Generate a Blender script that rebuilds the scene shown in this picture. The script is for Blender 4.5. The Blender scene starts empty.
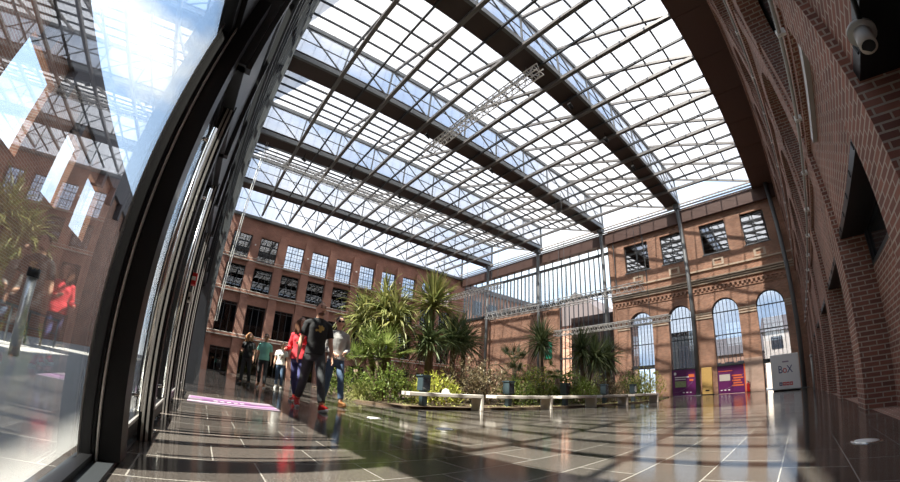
import bpy, math, random
from mathutils import Vector, Matrix, geometry, noise
S = bpy.context.scene
COL = S.collection
PI = math.pi
# ------------------------------------------------------------------ camera (full-frame fisheye close to the floor)
cd = bpy.data.cameras.new('camera')
cam = bpy.data.objects.new('camera', cd); COL.objects.link(cam); S.camera = cam
cd.type = 'PANO'; cd.panorama_type = 'FISHEYE_LENS_POLYNOMIAL'
cd.sensor_width = 36.0; cd.sensor_height = 36.0 * 482 / 900
cd.fisheye_fov = math.radians(220)
FPX, KA = 358.3424, -0.0552
k_ = (900 / 36.0) / FPX
cd.fisheye_polynomial_k0 = 0.0; cd.fisheye_polynomial_k1 = -k_; cd.fisheye_polynomial_k2 = 0.0
cd.fisheye_polynomial_k3 = -KA * k_ ** 3; cd.fisheye_polynomial_k4 = 0.0
cd.shift_x = -22.6 / 900; cd.shift_y = 43.41 / 482
cd.clip_start = 0.02; cd.clip_end = 500
cam.matrix_world = Matrix(((0.65933, 0.192031, 0.726916, 0), (0.750672, -0.222299, -0.622153, 0), (0.04212, 0.95588, -0.290721, 0.527), (0, 0, 0, 1)))
# ------------------------------------------------------------------ light
S.view_settings.view_transform = 'Standard'; S.view_settings.look = 'None'
S.view_settings.gamma = 1.0; S.view_settings.use_curve_mapping = False
S.view_settings.exposure = 1.05
try:
    S.cycles.max_bounces = 10; S.cycles.diffuse_bounces = 5; S.cycles.glossy_bounces = 4
    S.cycles.transparent_max_bounces = 16; S.cycles.transmission_bounces = 6
    S.cycles.sample_clamp_indirect = 6.0; S.cycles.use_denoising = True
    S.cycles.caustics_reflective = False; S.cycles.caustics_refractive = False
except Exception:
    pass
W = bpy.data.worlds.new('world'); S.world = W; W.use_nodes = True
wt = W.node_tree; wt.nodes.clear()
def N(t, kind, **kw):
    n = t.nodes.new(kind)
    for k, v in kw.items():
        if k.startswith('i_'):
            key = k[2:]
            n.inputs[int(key) if key.isdigit() else key.replace('_', ' ')].default_value = v
        else: setattr(n, k, v)
    return n
tc = N(wt, 'ShaderNodeTexCoord')
mp = N(wt, 'ShaderNodeMapping'); mp.inputs['Scale'].default_value = (1.6, 1.6, 3.2); mp.inputs['Location'].default_value = (0.4, 0.9, 0.2)
wt.links.new(tc.outputs['Generated'], mp.inputs[0])
nz = N(wt, 'ShaderNodeTexNoise', i_Scale=1.5, i_Detail=7.0, i_Roughness=0.55); wt.links.new(mp.outputs[0], nz.inputs['Vector'])
cr = N(wt, 'ShaderNodeValToRGB'); cr.color_ramp.elements[0].position = 0.44; cr.color_ramp.elements[1].position = 0.62
wt.links.new(nz.outputs[0], cr.inputs[0])
sx = N(wt, 'ShaderNodeSeparateXYZ'); wt.links.new(tc.outputs['Generated'], sx.inputs[0])
gr = N(wt, 'ShaderNodeValToRGB')
gr.color_ramp.elements[0].color = (0.62, 0.74, 0.88, 1); gr.color_ramp.elements[0].position = 0.0
gr.color_ramp.elements[1].color = (0.34, 0.51, 0.80, 1); gr.color_ramp.elements[1].position = 0.7
wt.links.new(sx.outputs[2], gr.inputs[0])
mxw = N(wt, 'ShaderNodeMix', data_type='RGBA'); wt.links.new(cr.outputs[0], mxw.inputs[0])
wt.links.new(gr.outputs[0], mxw.inputs[6]); mxw.inputs[7].default_value = (0.95, 0.97, 1.0, 1)
bg = N(wt, 'ShaderNodeBackground', i_Strength=1.12); wt.links.new(mxw.outputs[2], bg.inputs[0])
wo = N(wt, 'ShaderNodeOutputWorld'); wt.links.new(bg.outputs[0], wo.inputs[0])
sl = bpy.data.lights.new('sun', 'SUN'); sl.energy = 11.5; sl.angle = math.radians(0.9); sl.color = (1.0, 0.93, 0.82)
sun = bpy.data.objects.new('sun', sl); COL.objects.link(sun)
SUN_DIR = Vector((0.075, -0.56, 0.82)).normalized()
sun.rotation_euler = SUN_DIR.to_track_quat('Z', 'Y').to_euler(); sun.location = (2, -20, 40)

# ------------------------------------------------------------------ materials
M = {}
def newmat(name):
    m = bpy.data.materials.new(name); m.use_nodes = True; m.node_tree.nodes.clear(); M[name] = m
    return m, m.node_tree
def simple(name, col, rough=0.6, metal=0.0, var=0.0, scale=6.0, spec=0.5, bump=0.0, aniso=None):
    m, t = newmat(name)
    o = N(t, 'ShaderNodeOutputMaterial'); b = N(t, 'ShaderNodeBsdfPrincipled', i_Roughness=rough, i_Metallic=metal)
    b.inputs['Specular IOR Level'].default_value = spec
    b.inputs['Base Color'].default_value = (*col, 1); t.links.new(b.outputs[0], o.inputs[0])
    if var or bump:
        c = N(t, 'ShaderNodeTexCoord'); n = N(t, 'ShaderNodeTexNoise', i_Scale=scale, i_Detail=4.0)
        t.links.new(c.outputs['Object'], n.inputs['Vector'])
        if var:
            r = N(t, 'ShaderNodeMix', data_type='RGBA'); t.links.new(n.outputs[0], r.inputs[0])
            r.inputs[6].default_value = (*[max(0, x * (1 - var)) for x in col], 1); r.inputs[7].default_value = (*[min(1, x * (1 + var)) for x in col], 1)
            t.links.new(r.outputs[2], b.inputs['Base Color'])
        if bump:
            bm_ = N(t, 'ShaderNodeBump', i_Strength=bump, i_Distance=0.01); t.links.new(n.outputs[0], bm_.inputs['Height']); t.links.new(bm_.outputs[0], b.inputs['Normal'])
    return m
def brick(name, c1, c2, mortar, w=0.23, h=0.075, ms=0.010, rough=0.85, bump=0.6, stain=0.25):
    m, t = newmat(name)
    o = N(t, 'ShaderNodeOutputMaterial'); b = N(t, 'ShaderNodeBsdfPrincipled', i_Roughness=rough); t.links.new(b.outputs[0], o.inputs[0])
    c = N(t, 'ShaderNodeTexCoord'); s = N(t, 'ShaderNodeSeparateXYZ'); t.links.new(c.outputs['Object'], s.inputs[0])
    nn = N(t, 'ShaderNodeSeparateXYZ'); t.links.new(c.outputs['Normal'], nn.inputs[0])
    a = N(t, 'ShaderNodeMath', operation='ABSOLUTE'); t.links.new(nn.outputs[0], a.inputs[0])
    g = N(t, 'ShaderNodeMath', operation='GREATER_THAN', i_1=0.6); t.links.new(a.outputs[0], g.inputs[0])
    az = N(t, 'ShaderNodeMath', operation='ABSOLUTE'); t.links.new(nn.outputs[2], az.inputs[0])
    gz = N(t, 'ShaderNodeMath', operation='GREATER_THAN', i_1=0.7); t.links.new(az.outputs[0], gz.inputs[0])
    u = N(t, 'ShaderNodeMix', data_type='FLOAT'); t.links.new(g.outputs[0], u.inputs[0]); t.links.new(s.outputs[0], u.inputs[2]); t.links.new(s.outputs[1], u.inputs[3])
    v = N(t, 'ShaderNodeMix', data_type='FLOAT'); t.links.new(gz.outputs[0], v.inputs[0]); t.links.new(s.outputs[2], v.inputs[2]); t.links.new(s.outputs[1], v.inputs[3])
    cb = N(t, 'ShaderNodeCombineXYZ'); t.links.new(u.outputs[0], cb.inputs[0]); t.links.new(v.outputs[0], cb.inputs[1])
    k = N(t, 'ShaderNodeTexBrick', i_Scale=1.0); k.inputs['Brick Width'].default_value = w; k.inputs['Row Height'].default_value = h
    k.inputs['Mortar Size'].default_value = ms; k.inputs['Mortar Smooth'].default_value = 0.2; k.inputs['Bias'].default_value = 0.0
    k.inputs['Color1'].default_value = (*c1, 1); k.inputs['Color2'].default_value = (*c2, 1); k.inputs['Mortar'].default_value = (*mortar, 1)
    t.links.new(cb.outputs[0], k.inputs['Vector'])
    n = N(t, 'ShaderNodeTexNoise', i_Scale=0.7, i_Detail=5.0); t.links.new(c.outputs['Object'], n.inputs['Vector'])
    r = N(t, 'ShaderNodeMapRange'); r.inputs[1].default_value = 0.3; r.inputs[2].default_value = 0.7; r.inputs[3].default_value = 1 - stain; r.inputs[4].default_value = 1 + stain * 0.6
    t.links.new(n.outputs[0], r.inputs[0])
    mm = N(t, 'ShaderNodeVectorMath', operation='SCALE'); t.links.new(k.outputs[0], mm.inputs[0]); t.links.new(r.outputs[0], mm.inputs[3])
    t.links.new(mm.outputs[0], b.inputs['Base Color'])
    bp = N(t, 'ShaderNodeBump', i_Strength=bump, i_Distance=0.012); bp.invert = True; t.links.new(k.outputs[1], bp.inputs['Height']); t.links.new(bp.outputs[0], b.inputs['Normal'])
    return m
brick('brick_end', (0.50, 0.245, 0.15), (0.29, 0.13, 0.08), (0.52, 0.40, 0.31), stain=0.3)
brick('brick_pale', (0.62, 0.42, 0.32), (0.52, 0.34, 0.26), (0.6, 0.5, 0.42))
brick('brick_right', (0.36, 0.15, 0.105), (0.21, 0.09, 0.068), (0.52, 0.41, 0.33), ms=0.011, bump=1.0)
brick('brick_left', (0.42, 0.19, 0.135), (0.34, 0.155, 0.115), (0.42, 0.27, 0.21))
brick('brick_out', (0.34, 0.15, 0.09), (0.26, 0.12, 0.075), (0.42, 0.33, 0.26), w=0.5, h=0.16, ms=0.02)
simple('stone', (0.58, 0.47, 0.36), 0.8, var=0.15)
simple('steel_dark', (0.045, 0.05, 0.055), 0.45, 0.3)
simple('steel_grey', (0.15, 0.16, 0.165), 0.5, 0.2, var=0.1)
simple('steel_light', (0.22, 0.215, 0.21), 0.45, 0.2)
simple('steel_brown', (0.055, 0.036, 0.032), 0.6, var=0.15, scale=1.5)
simple('fascia_brown', (0.11, 0.062, 0.05), 0.6)
simple('trim_pale', (0.55, 0.50, 0.45), 0.6)
simple('aluminium', (0.72, 0.70, 0.66), 0.32, 0.6)
simple('chrome', (0.8, 0.8, 0.78), 0.12, 1.0)
simple('black_frame', (0.008, 0.008, 0.009), 0.4, spec=0.35)
simple('slate_panel', (0.035, 0.042, 0.048), 0.5, 0.2)
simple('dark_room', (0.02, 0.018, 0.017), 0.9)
simple('room_stuff', (0.16, 0.10, 0.08), 0.9)
simple('conduit', (0.42, 0.41, 0.39), 0.45, 0.3)
simple('white_clip', (0.85, 0.84, 0.8), 0.5)
simple('soil', (0.10, 0.065, 0.04), 0.95, var=0.5, scale=14, bump=1.0)
simple('concrete_bench', (0.62, 0.56, 0.50), 0.6, var=0.08, scale=8)
simple('bollard_dark', (0.055, 0.08, 0.095), 0.4, 0.3)
simple('bark', (0.16, 0.11, 0.075), 0.9, var=0.4, scale=25, bump=1.0)
simple('plaza', (0.30, 0.295, 0.285), 0.7, var=0.08, scale=1.5)
simple('purple', (0.125, 0.012, 0.105), 0.45, var=0.1, scale=2)
simple('orange', (0.75, 0.16, 0.05), 0.5)
simple('white_print', (0.85, 0.84, 0.82), 0.5)
simple('print_green', (0.28, 0.33, 0.16), 0.5, var=0.5, scale=6)
simple('box_white', (0.88, 0.87, 0.86), 0.35)
simple('red', (0.62, 0.02, 0.02), 0.35)
simple('navy', (0.03, 0.04, 0.16), 0.5)
simple('ochre_wood', (0.62, 0.40, 0.13), 0.5, var=0.15, scale=5)
simple('green_sign', (0.02, 0.28, 0.17), 0.5)
simple('pink_mat', (0.36, 0.29, 0.355), 0.35)
simple('mauve_mat', (0.32, 0.16, 0.34), 0.35)
simple('roof_dark', (0.09, 0.075, 0.075), 0.8)
simple('render_out', (0.5, 0.42, 0.36), 0.8)
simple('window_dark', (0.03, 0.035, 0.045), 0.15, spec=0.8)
simple('dry_reed', (0.42, 0.40, 0.16), 0.7)
# people
simple('skin', (0.66, 0.38, 0.27), 0.55, spec=0.3)
simple('hair_dark', (0.035, 0.02, 0.014), 0.6); simple('hair_brown', (0.13, 0.055, 0.028), 0.6, var=0.4, scale=40); simple('hair_auburn', (0.36, 0.17, 0.07), 0.6, var=0.3, scale=40)
simple('lens', (0.01, 0.01, 0.01), 0.1); simple('lip', (0.40, 0.13, 0.11), 0.6); simple('eye_dark', (0.03, 0.02, 0.015), 0.3)
simple('black_cloth', (0.014, 0.014, 0.016), 0.85, var=0.2, scale=9, bump=0.4)
simple('jean_dark', (0.045, 0.048, 0.052), 0.85, var=0.45, scale=9, bump=0.4)
simple('jean_blue', (0.075, 0.12, 0.20), 0.85, var=0.4, scale=9, bump=0.4)
simple('jean_indigo', (0.07, 0.07, 0.19), 0.85, var=0.3, scale=9, bump=0.4)
simple('red_cloth', (0.62, 0.035, 0.05), 0.8, var=0.15, scale=8, bump=0.4)
simple('grey_cloth', (0.34, 0.33, 0.32), 0.85, var=0.2, scale=8, bump=0.4)
simple('mint_cloth', (0.28, 0.66, 0.56), 0.85, var=0.12, scale=8, bump=0.4)
simple('white_cloth', (0.78, 0.76, 0.72), 0.85, var=0.1, scale=8, bump=0.4)
simple('gold_print', (0.48, 0.32, 0.08), 0.6); simple('brown_leather', (0.33, 0.15, 0.05), 0.5); simple('black_leather', (0.02, 0.02, 0.02), 0.5)
def leafmat(name, c1, c2, tr=0.35):
    m, t = newmat(name)
    o = N(t, 'ShaderNodeOutputMaterial'); d = N(t, 'ShaderNodeBsdfPrincipled', i_Roughness=0.45); l = N(t, 'ShaderNodeBsdfTranslucent')
    g = N(t, 'ShaderNodeNewGeometry'); r = N(t, 'ShaderNodeMix', data_type='RGBA'); t.links.new(g.outputs['Random Per Island'], r.inputs[0])
    r.inputs[6].default_value = (*c1, 1); r.inputs[7].default_value = (*c2, 1)
    t.links.new(r.outputs[2], d.inputs['Base Color']); t.links.new(r.outputs[2], l.inputs[0])
    x = N(t, 'ShaderNodeMixShader', i_0=tr); t.links.new(d.outputs[0], x.inputs[1]); t.links.new(l.outputs[0], x.inputs[2]); t.links.new(x.outputs[0], o.inputs[0])
leafmat('leaf_sword', (0.151, 0.179, 0.054), (0.393, 0.369, 0.139))
leafmat('leaf_dark', (0.068, 0.101, 0.047), (0.181, 0.214, 0.093))
leafmat('leaf_fan', (0.212, 0.285, 0.078), (0.393, 0.451, 0.155))
leafmat('leaf_bush', (0.091, 0.143, 0.031), (0.258, 0.309, 0.078))
leafmat('leaf_lime', (0.333, 0.380, 0.062), (0.575, 0.546, 0.124))
leafmat('leaf_olive', (0.151, 0.131, 0.078), (0.333, 0.261, 0.155))
leafmat('leaf_reed', (0.34, 0.36, 0.12), (0.52, 0.50, 0.22))
def glass(name, fac, tint=(1, 1, 1), rough=0.0, floor_=0.0):
    """clear pane: fac = extra reflectivity on top of fresnel"""
    m, t = newmat(name)
    o = N(t, 'ShaderNodeOutputMaterial'); tr = N(t, 'ShaderNodeBsdfTransparent', i_Color=(*tint, 1)); gl = N(t, 'ShaderNodeBsdfGlossy', i_Roughness=rough, i_Color=(1, 1, 1, 1))
    f = N(t, 'ShaderNodeFresnel'); gb = N(t, 'ShaderNodeNewGeometry'); ri = N(t, 'ShaderNodeMapRange'); ri.inputs[3].default_value = 1.5; ri.inputs[4].default_value = 1 / 1.5
    t.links.new(gb.outputs['Backfacing'], ri.inputs[0]); t.links.new(ri.outputs[0], f.inputs['IOR']); a = N(t, 'ShaderNodeMath', operation='ADD', use_clamp=True, i_1=fac); t.links.new(f.outputs[0], a.inputs[0])
    x = N(t, 'ShaderNodeMixShader'); t.links.new(a.outputs[0], x.inputs[0]); t.links.new(tr.outputs[0], x.inputs[1]); t.links.new(gl.outputs[0], x.inputs[2]); t.links.new(x.outputs[0], o.inputs[0])
glass('glass_clear', 0.02, (0.93, 0.96, 0.96))
glass('glass_door', 0.11, (0.95, 0.97, 0.97))
glass('glass_mirror', 0.40, (0.35, 0.37, 0.4))
glass('glass_smoke', 0.02, (0.5, 0.52, 0.55))
glass('glass_grey', 0.08, (0.62, 0.66, 0.71))
def roofglass(name, mixf, alb):
    m, t = newmat(name)
    o = N(t, 'ShaderNodeOutputMaterial'); tr = N(t, 'ShaderNodeBsdfTransparent', i_Color=(0.90, 0.90, 0.91, 1))
    tl = N(t, 'ShaderNodeBsdfTranslucent', i_Color=(alb, alb, alb * 1.01, 1)); df = N(t, 'ShaderNodeBsdfDiffuse', i_Color=(0.8, 0.8, 0.8, 1))
    x0 = N(t, 'ShaderNodeMixShader', i_0=0.15); t.links.new(tl.outputs[0], x0.inputs[1]); t.links.new(df.outputs[0], x0.inputs[2])
    x = N(t, 'ShaderNodeMixShader', i_0=mixf); t.links.new(tr.outputs[0], x.inputs[1]); t.links.new(x0.outputs[0], x.inputs[2])
    c = N(t, 'ShaderNodeTexCoord'); s = N(t, 'ShaderNodeSeparateXYZ'); t.links.new(c.outputs['Object'], s.inputs[0])
    a = N(t, 'ShaderNodeMath', operation='DIVIDE', i_1=0.7625); t.links.new(s.outputs[1], a.inputs[0])
    fr = N(t, 'ShaderNodeMath', operation='FRACT'); t.links.new(a.outputs[0], fr.inputs[0])
    lt = N(t, 'ShaderNodeMath', operation='LESS_THAN', i_1=0.05); t.links.new(fr.outputs[0], lt.inputs[0])
    ml = N(t, 'ShaderNodeMath', operation='MULTIPLY', i_1=0.30); t.links.new(lt.outputs[0], ml.inputs[0])
    ds = N(t, 'ShaderNodeBsdfDiffuse', i_Color=(0.25, 0.24, 0.27, 1)); x2 = N(t, 'ShaderNodeMixShader'); t.links.new(ml.outputs[0], x2.inputs[0])
    t.links.new(x.outputs[0], x2.inputs[1]); t.links.new(ds.outputs[0], x2.inputs[2]); t.links.new(x2.outputs[0], o.inputs[0])
roofglass('roof_glass', 0.50, 0.38)
roofglass('clerestory_glass', 0.35, 0.7)
def granite():
    m, t = newmat('granite')
    o = N(t, 'ShaderNodeOutputMaterial'); b = N(t, 'ShaderNodeBsdfPrincipled'); t.links.new(b.outputs[0], o.inputs[0])
    c = N(t, 'ShaderNodeTexCoord'); s = N(t, 'ShaderNodeSeparateXYZ'); t.links.new(c.outputs['Object'], s.inputs[0])
    cb = N(t, 'ShaderNodeCombineXYZ'); t.links.new(s.outputs[1], cb.inputs[0]); t.links.new(s.outputs[0], cb.inputs[1])
    ad = N(t, 'ShaderNodeVectorMath', operation='ADD'); ad.inputs[1].default_value = (0.29, 0.12, 0); t.links.new(cb.outputs[0], ad.inputs[0])
    k = N(t, 'ShaderNodeTexBrick', i_Scale=1.0); k.inputs['Brick Width'].default_value = 0.63; k.inputs['Row Height'].default_value = 0.42
    k.inputs['Mortar Size'].default_value = 0.0045; k.inputs['Mortar Smooth'].default_value = 0.1; k.offset = 0.37
    k.inputs['Color1'].default_value = (0.108, 0.094, 0.083, 1); k.inputs['Color2'].default_value = (0.066, 0.057, 0.051, 1); k.inputs['Mortar'].default_value = (0.32, 0.30, 0.27, 1)
    t.links.new(ad.outputs[0], k.inputs['Vector'])
    n = N(t, 'ShaderNodeTexNoise', i_Scale=90.0, i_Detail=3.0); t.links.new(c.outputs['Object'], n.inputs['Vector'])
    r = N(t, 'ShaderNodeMapRange'); r.inputs[1].default_value = 0.35; r.inputs[2].default_value = 0.68; r.inputs[3].default_value = 0.6; r.inputs[4].default_value = 1.5; t.links.new(n.outputs[0], r.inputs[0])
    mm = N(t, 'ShaderNodeVectorMath', operation='SCALE'); t.links.new(k.outputs[0], mm.inputs[0]); t.links.new(r.outputs[0], mm.inputs[3]); t.links.new(mm.outputs[0], b.inputs['Base Color'])
    n2 = N(t, 'ShaderNodeTexNoise', i_Scale=2.2, i_Detail=4.0); t.links.new(c.outputs['Object'], n2.inputs['Vector'])
    r2 = N(t, 'ShaderNodeMapRange'); r2.inputs[3].default_value = 0.06; r2.inputs[4].default_value = 0.16; t.links.new(n2.outputs[0], r2.inputs[0]); t.links.new(r2.outputs[0], b.inputs['Roughness'])
    b.inputs['Specular IOR Level'].default_value = 0.6
granite()

# ------------------------------------------------------------------ mesh helpers
class MB:
    def __init__(s): s.v = []; s.f = []
    def box(s, x0, x1, y0, y1, z0, z1):
        b = len(s.v); s.v += [(x, y, z) for x in (x0, x1) for y in (y0, y1) for z in (z0, z1)]
        s.f += [tuple(b + i for i in q) for q in ((0, 1, 3, 2), (4, 6, 7, 5), (0, 4, 5, 1), (2, 3, 7, 6), (0, 2, 6, 4), (1, 5, 7, 3))]
        return s
    def bar(s, p, q, w, h=None, up=(0, 0, 1)):
        h = h or w; p = Vector(p); q = Vector(q); d = (q - p).normalized(); up = Vector(up)
        if abs(d.dot(up)) > 0.98: up = Vector((1, 0, 0))
        a = d.cross(up).normalized() * w / 2; c = a.cross(d).normalized() * h / 2; b = len(s.v)
        for e in (p, q): s.v += [tuple(e + i * a + j * c) for i, j in ((-1, -1), (1, -1), (1, 1), (-1, 1))]
        s.f += [(b, b + 3, b + 2, b + 1), (b + 4, b + 5, b + 6, b + 7)] + [(b + i, b + (i + 1) % 4, b + 4 + (i + 1) % 4, b + 4 + i) for i in range(4)]
        return s
    def tube(s, path, rad, n=8, cap=True, flat=1.0, side=None):
        path = [Vector(p) for p in path]; m = len(path)
        if not isinstance(rad, (list, tuple)): rad = [rad] * m
        b = len(s.v); ref = Vector(side) if side else None
        for i, p in enumerate(path):
            d = (path[min(i + 1, m - 1)] - path[max(i - 1, 0)]).normalized()
            if ref is None: ref = Vector((0, 0, 1)) if abs(d.z) < 0.9 else Vector((1, 0, 0))
            a = (ref - d * ref.dot(d)).normalized(); ref = a; c = d.cross(a)
            for k in range(n):
                t = 2 * PI * k / n; s.v.append(tuple(p + (a * math.cos(t) + c * math.sin(t) * flat) * rad[i]))
        for i in range(m - 1):
            for k in range(n): s.f.append((b + i * n + k, b + i * n + (k + 1) % n, b + (i + 1) * n + (k + 1) % n, b + (i + 1) * n + k))
        if cap: s.f.append(tuple(b + k for k in reversed(range(n)))); s.f.append(tuple(b + (m - 1) * n + k for k in range(n)))
        return s
    def ball(s, c, r, nu=14, nv=9, rot=None):
        if not isinstance(r, (tuple, list)): r = (r, r, r)
        b = len(s.v); c = Vector(c)
        for j in range(nv + 1):
            ph = PI * j / nv
            for i in range(nu):
                t = 2 * PI * i / nu; q = Vector((r[0] * math.sin(ph) * math.cos(t), r[1] * math.sin(ph) * math.sin(t), r[2] * math.cos(ph)))
                if rot: q = rot @ q
                s.v.append(tuple(c + q))
        for j in range(nv):
            for i in range(nu): s.f.append((b + j * nu + i, b + (j + 1) * nu + i, b + (j + 1) * nu + (i + 1) % nu, b + j * nu + (i + 1) % nu))
        return s
    def stack(s, secs, n=20):
        """secs: (z, half depth x, half width y, cx) closed stack of ellipses"""
        b = len(s.v)
        for z, rx, ry, cx in secs:
            for k in range(n):
                t = 2 * PI * k / n; s.v.append((cx + rx * math.cos(t), ry * math.sin(t), z))
        m = len(secs)
        for i in range(m - 1):
            for k in range(n): s.f.append((b + i * n + k, b + i * n + (k + 1) % n, b + (i + 1) * n + (k + 1) % n, b + (i + 1) * n + k))
        s.f.append(tuple(b + k for k in reversed(range(n)))); s.f.append(tuple(b + (m - 1) * n + k for k in range(n)))
        return s
    def xf(s, mat, start=0):
        for i in range(start, len(s.v)): s.v[i] = tuple(mat @ Vector(s.v[i]))
        return s
    def build(s, name, mat, parent=None, smooth=False, bevel=0.0):
        me = bpy.data.meshes.new(name); me.from_pydata(s.v, [], s.f); me.materials.append(M[mat] if isinstance(mat, str) else mat)
        if smooth: me.polygons.foreach_set('use_smooth', [True] * len(me.polygons))
        o = bpy.data.objects.new(name, me); COL.objects.link(o)
        if parent: o.parent = parent
        if bevel:
            bv = o.modifiers.new('bevel', 'BEVEL'); bv.width = bevel; bv.segments = 2; bv.limit_method = 'ANGLE'
        return o
def tag(o, label, cat, group=None, kind=None):
    o['label'] = label; o['category'] = cat
    if group: o['group'] = group
    if kind: o['kind'] = kind
    return o
def thing(name, label, cat, loc=(0, 0, 0), rz=0.0, group=None, kind=None):
    o = bpy.data.objects.new(name, None); COL.objects.link(o); o.location = loc; o.rotation_euler = (0, 0, rz); o.empty_display_size = 0.2
    return tag(o, label, cat, group, kind)
ORD = ['first', 'second', 'third', 'fourth', 'fifth', 'sixth', 'seventh', 'eighth', 'ninth', 'tenth', 'eleventh', 'twelfth']
def rect(u0, u1, v0, v1): return [(u0, v0), (u1, v0), (u1, v1), (u0, v1)]
def arch(u0, u1, v0, spring, top, n=12):
    """segment or semicircle arch opening outline"""
    w = (u1 - u0) / 2; c = (u0 + u1) / 2; r = top - spring
    return [(u0, v0), (u1, v0)] + [(c + w * math.cos(PI * k / n), spring + r * math.sin(PI * k / n)) for k in range(n + 1)]
def holed(mb, outer, holes, axis, near, far):
    """wall slab with holes: axis 'y' -> (x,z) in plane y; axis 'x' -> (y,z) in plane x"""
    loops = [outer] + holes
    flat = [p for l in loops for p in l]
    tris = geometry.tessellate_polygon([[Vector((p[0], p[1], 0)) for p in l] for l in loops])
    P3 = (lambda p, d: (p[0], d, p[1])) if axis == 'y' else (lambda p, d: (d, p[0], p[1]))
    b = len(mb.v); n = len(flat)
    mb.v += [P3(p, near) for p in flat] + [P3(p, far) for p in flat]
    for t in tris:
        mb.f.append(tuple(b + i for i in t)); mb.f.append(tuple(b + n + i for i in reversed(t)))
    o = 0
    for l in loops:
        m = len(l)
        for i in range(m): mb.f.append((b + o + i, b + o + (i + 1) % m, b + n + o + (i + 1) % m, b + n + o + i))
        o += m
def arch_ring(mb, u0, u1, spring, top, t, axis, near, far, n=16):
    w = (u1 - u0) / 2; c = (u0 + u1) / 2; r = top - spring; b = len(mb.v)
    for k in range(n + 1):
        a = PI * k / n
        for rr in (0, t):
            u = c + (w + rr) * math.cos(a); v = spring + (r + rr) * math.sin(a)
            for d in (near, far): mb.v.append((u, d, v) if axis == 'y' else (d, u, v))
    for k in range(n):
        q = b + 4 * k
        mb.f += [(q, q + 2, q + 6, q + 4), (q + 1, q + 5, q + 7, q + 3), (q, q + 4, q + 5, q + 1), (q + 2, q + 3, q + 7, q + 6)]
    mb.f += [(b, b + 1, b + 3, b + 2), (b + 4 * n, b + 4 * n + 2, b + 4 * n + 3, b + 4 * n + 1)]

D = 30.77      # end wall plane
XL = -38.0     # left building plane
XR = 1.08      # right wall plane
YF = -0.30     # glass front plane
# ------------------------------------------------------------------ the setting
tag(MB().box(XL - 3.2, XR + 0.6, -0.62, D + 0.6, -0.3, 0).build('floor', 'granite'), 'dark polished granite slab floor of the courtyard hall', 'floor', kind='structure')
tag(MB().box(-75, 60, -75, -0.62, -0.3, -0.02).build('ground', 'plaza'), 'pale paved plaza outside the glass front', 'ground', kind='structure')
tag(MB().box(-75, 60, D + 0.6, 130, -0.3, -0.03).build('ground', 'plaza'), 'pale paving outside beyond the arched brick wall', 'ground', kind='structure')
# right wall --------------------------------------------------------
BAY = 3.75
bays = [3.6 + BAY * k for k in range(-2, 8)]
holes = []; rw = MB()
for y in bays:
    y1 = y + 3.0
    if y1 > D - .1: continue
    holes.append(rect(y, y1, 0.001, 2.7)); holes.append(arch(y + .25, y1 - .25, 5.0, 6.9, 7.75)); holes.append(arch(y + .25, y1 - .25, 9.4, 12.0, 12.8))
# bottom openings reach the floor: model the wall from -0.05
holed(rw, rect(-4.6, D, -0.05, 16.4), holes, 'x', XR, XR + 0.37)
for y in bays:
    if y + 3.0 > D - .1: continue
    arch_ring(rw, y + .25, y + 2.75, 6.9, 7.75, .42, 'x', XR - 0.05, XR)
    arch_ring(rw, y + .25, y + 2.75, 12.0, 12.8, .42, 'x', XR - 0.05, XR)
    rw.box(XR - .09, XR, y - .75, y, 0, 4.2)                      # pilaster
    rw.box(XR - .06, XR, y - .68, y - .07, 4.2, 14.6)
for z in (8.55, 14.6): rw.box(XR - .10, XR, -4.6, D, z, z + .25)
for z, h in ((4.25, .09),): rw.box(XR - .07, XR, -4.6, D, z, z + h)
rw.box(XR - .04, XR, -4.6, D, 4.62, 4.7)
# brick infill at the back of every niche
rw.box(XR + .37, XR + .6, -4.6, D, -0.05, 2.05); rw.box(XR + .37, XR + .6, -4.6, D, 2.7, 5.0)
rw.box(XR + .37, XR + .6, -4.6, D, 7.9, 9.4); rw.box(XR + .37, XR + .6, -4.6, D, 12.9, 16.4)
for y in bays: rw.box(XR + .37, XR + .6, y - .75, y, -0.05, 16.4)
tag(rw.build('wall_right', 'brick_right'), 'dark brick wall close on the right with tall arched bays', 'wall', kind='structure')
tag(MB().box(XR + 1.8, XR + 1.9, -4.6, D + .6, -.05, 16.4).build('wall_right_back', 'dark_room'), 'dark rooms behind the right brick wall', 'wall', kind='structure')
nw = 0
def niche_window(y, z0, z1, lab):
    global nw; nw += 1
    t = thing('window_%d' % nw, lab, 'window', (XR + .4, y, z0), kind='structure')
    f = MB(); x = .0
    for a, b in ((.0, .07), (2.93, 3.0), (1.465, 1.535)): f.box(-.03, .05, a, b, 0, z1 - z0)
    f.box(-.03, .05, 0, 3, 0, .07); f.box(-.03, .05, 0, 3, z1 - z0 - .07, z1 - z0); f.build('frame', 'steel_dark', t)
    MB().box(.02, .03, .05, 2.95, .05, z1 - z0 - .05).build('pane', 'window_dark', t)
for i, y in enumerate(bays):
    if y + 3 > D - .1: continue
    w = ORD[i]
    niche_window(y, 2.05, 2.7, 'dark low window under the lintel in the %s brick bay along the right wall' % w)
    niche_window(y, 5.0, 7.8, 'dark arched upper window in the %s bay of the right wall' % w)
    niche_window(y, 9.4, 12.85, 'dark arched top window in the %s bay of the right wall' % w)
    l = MB().box(XR - .02, XR + .36, y, y + 3.0, 2.58, 2.70)
    for k in range(5): l.tube([(XR - .012, y + .3 + .6 * k, 2.60), (XR - .012, y + .3 + .6 * k, 2.68)], .022, 8)
    tag(l.build('lintel_beam', 'black_frame'), 'black steel lintel across the %s bay of the right wall' % w, 'lintel', 'lintels of the right wall')
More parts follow.
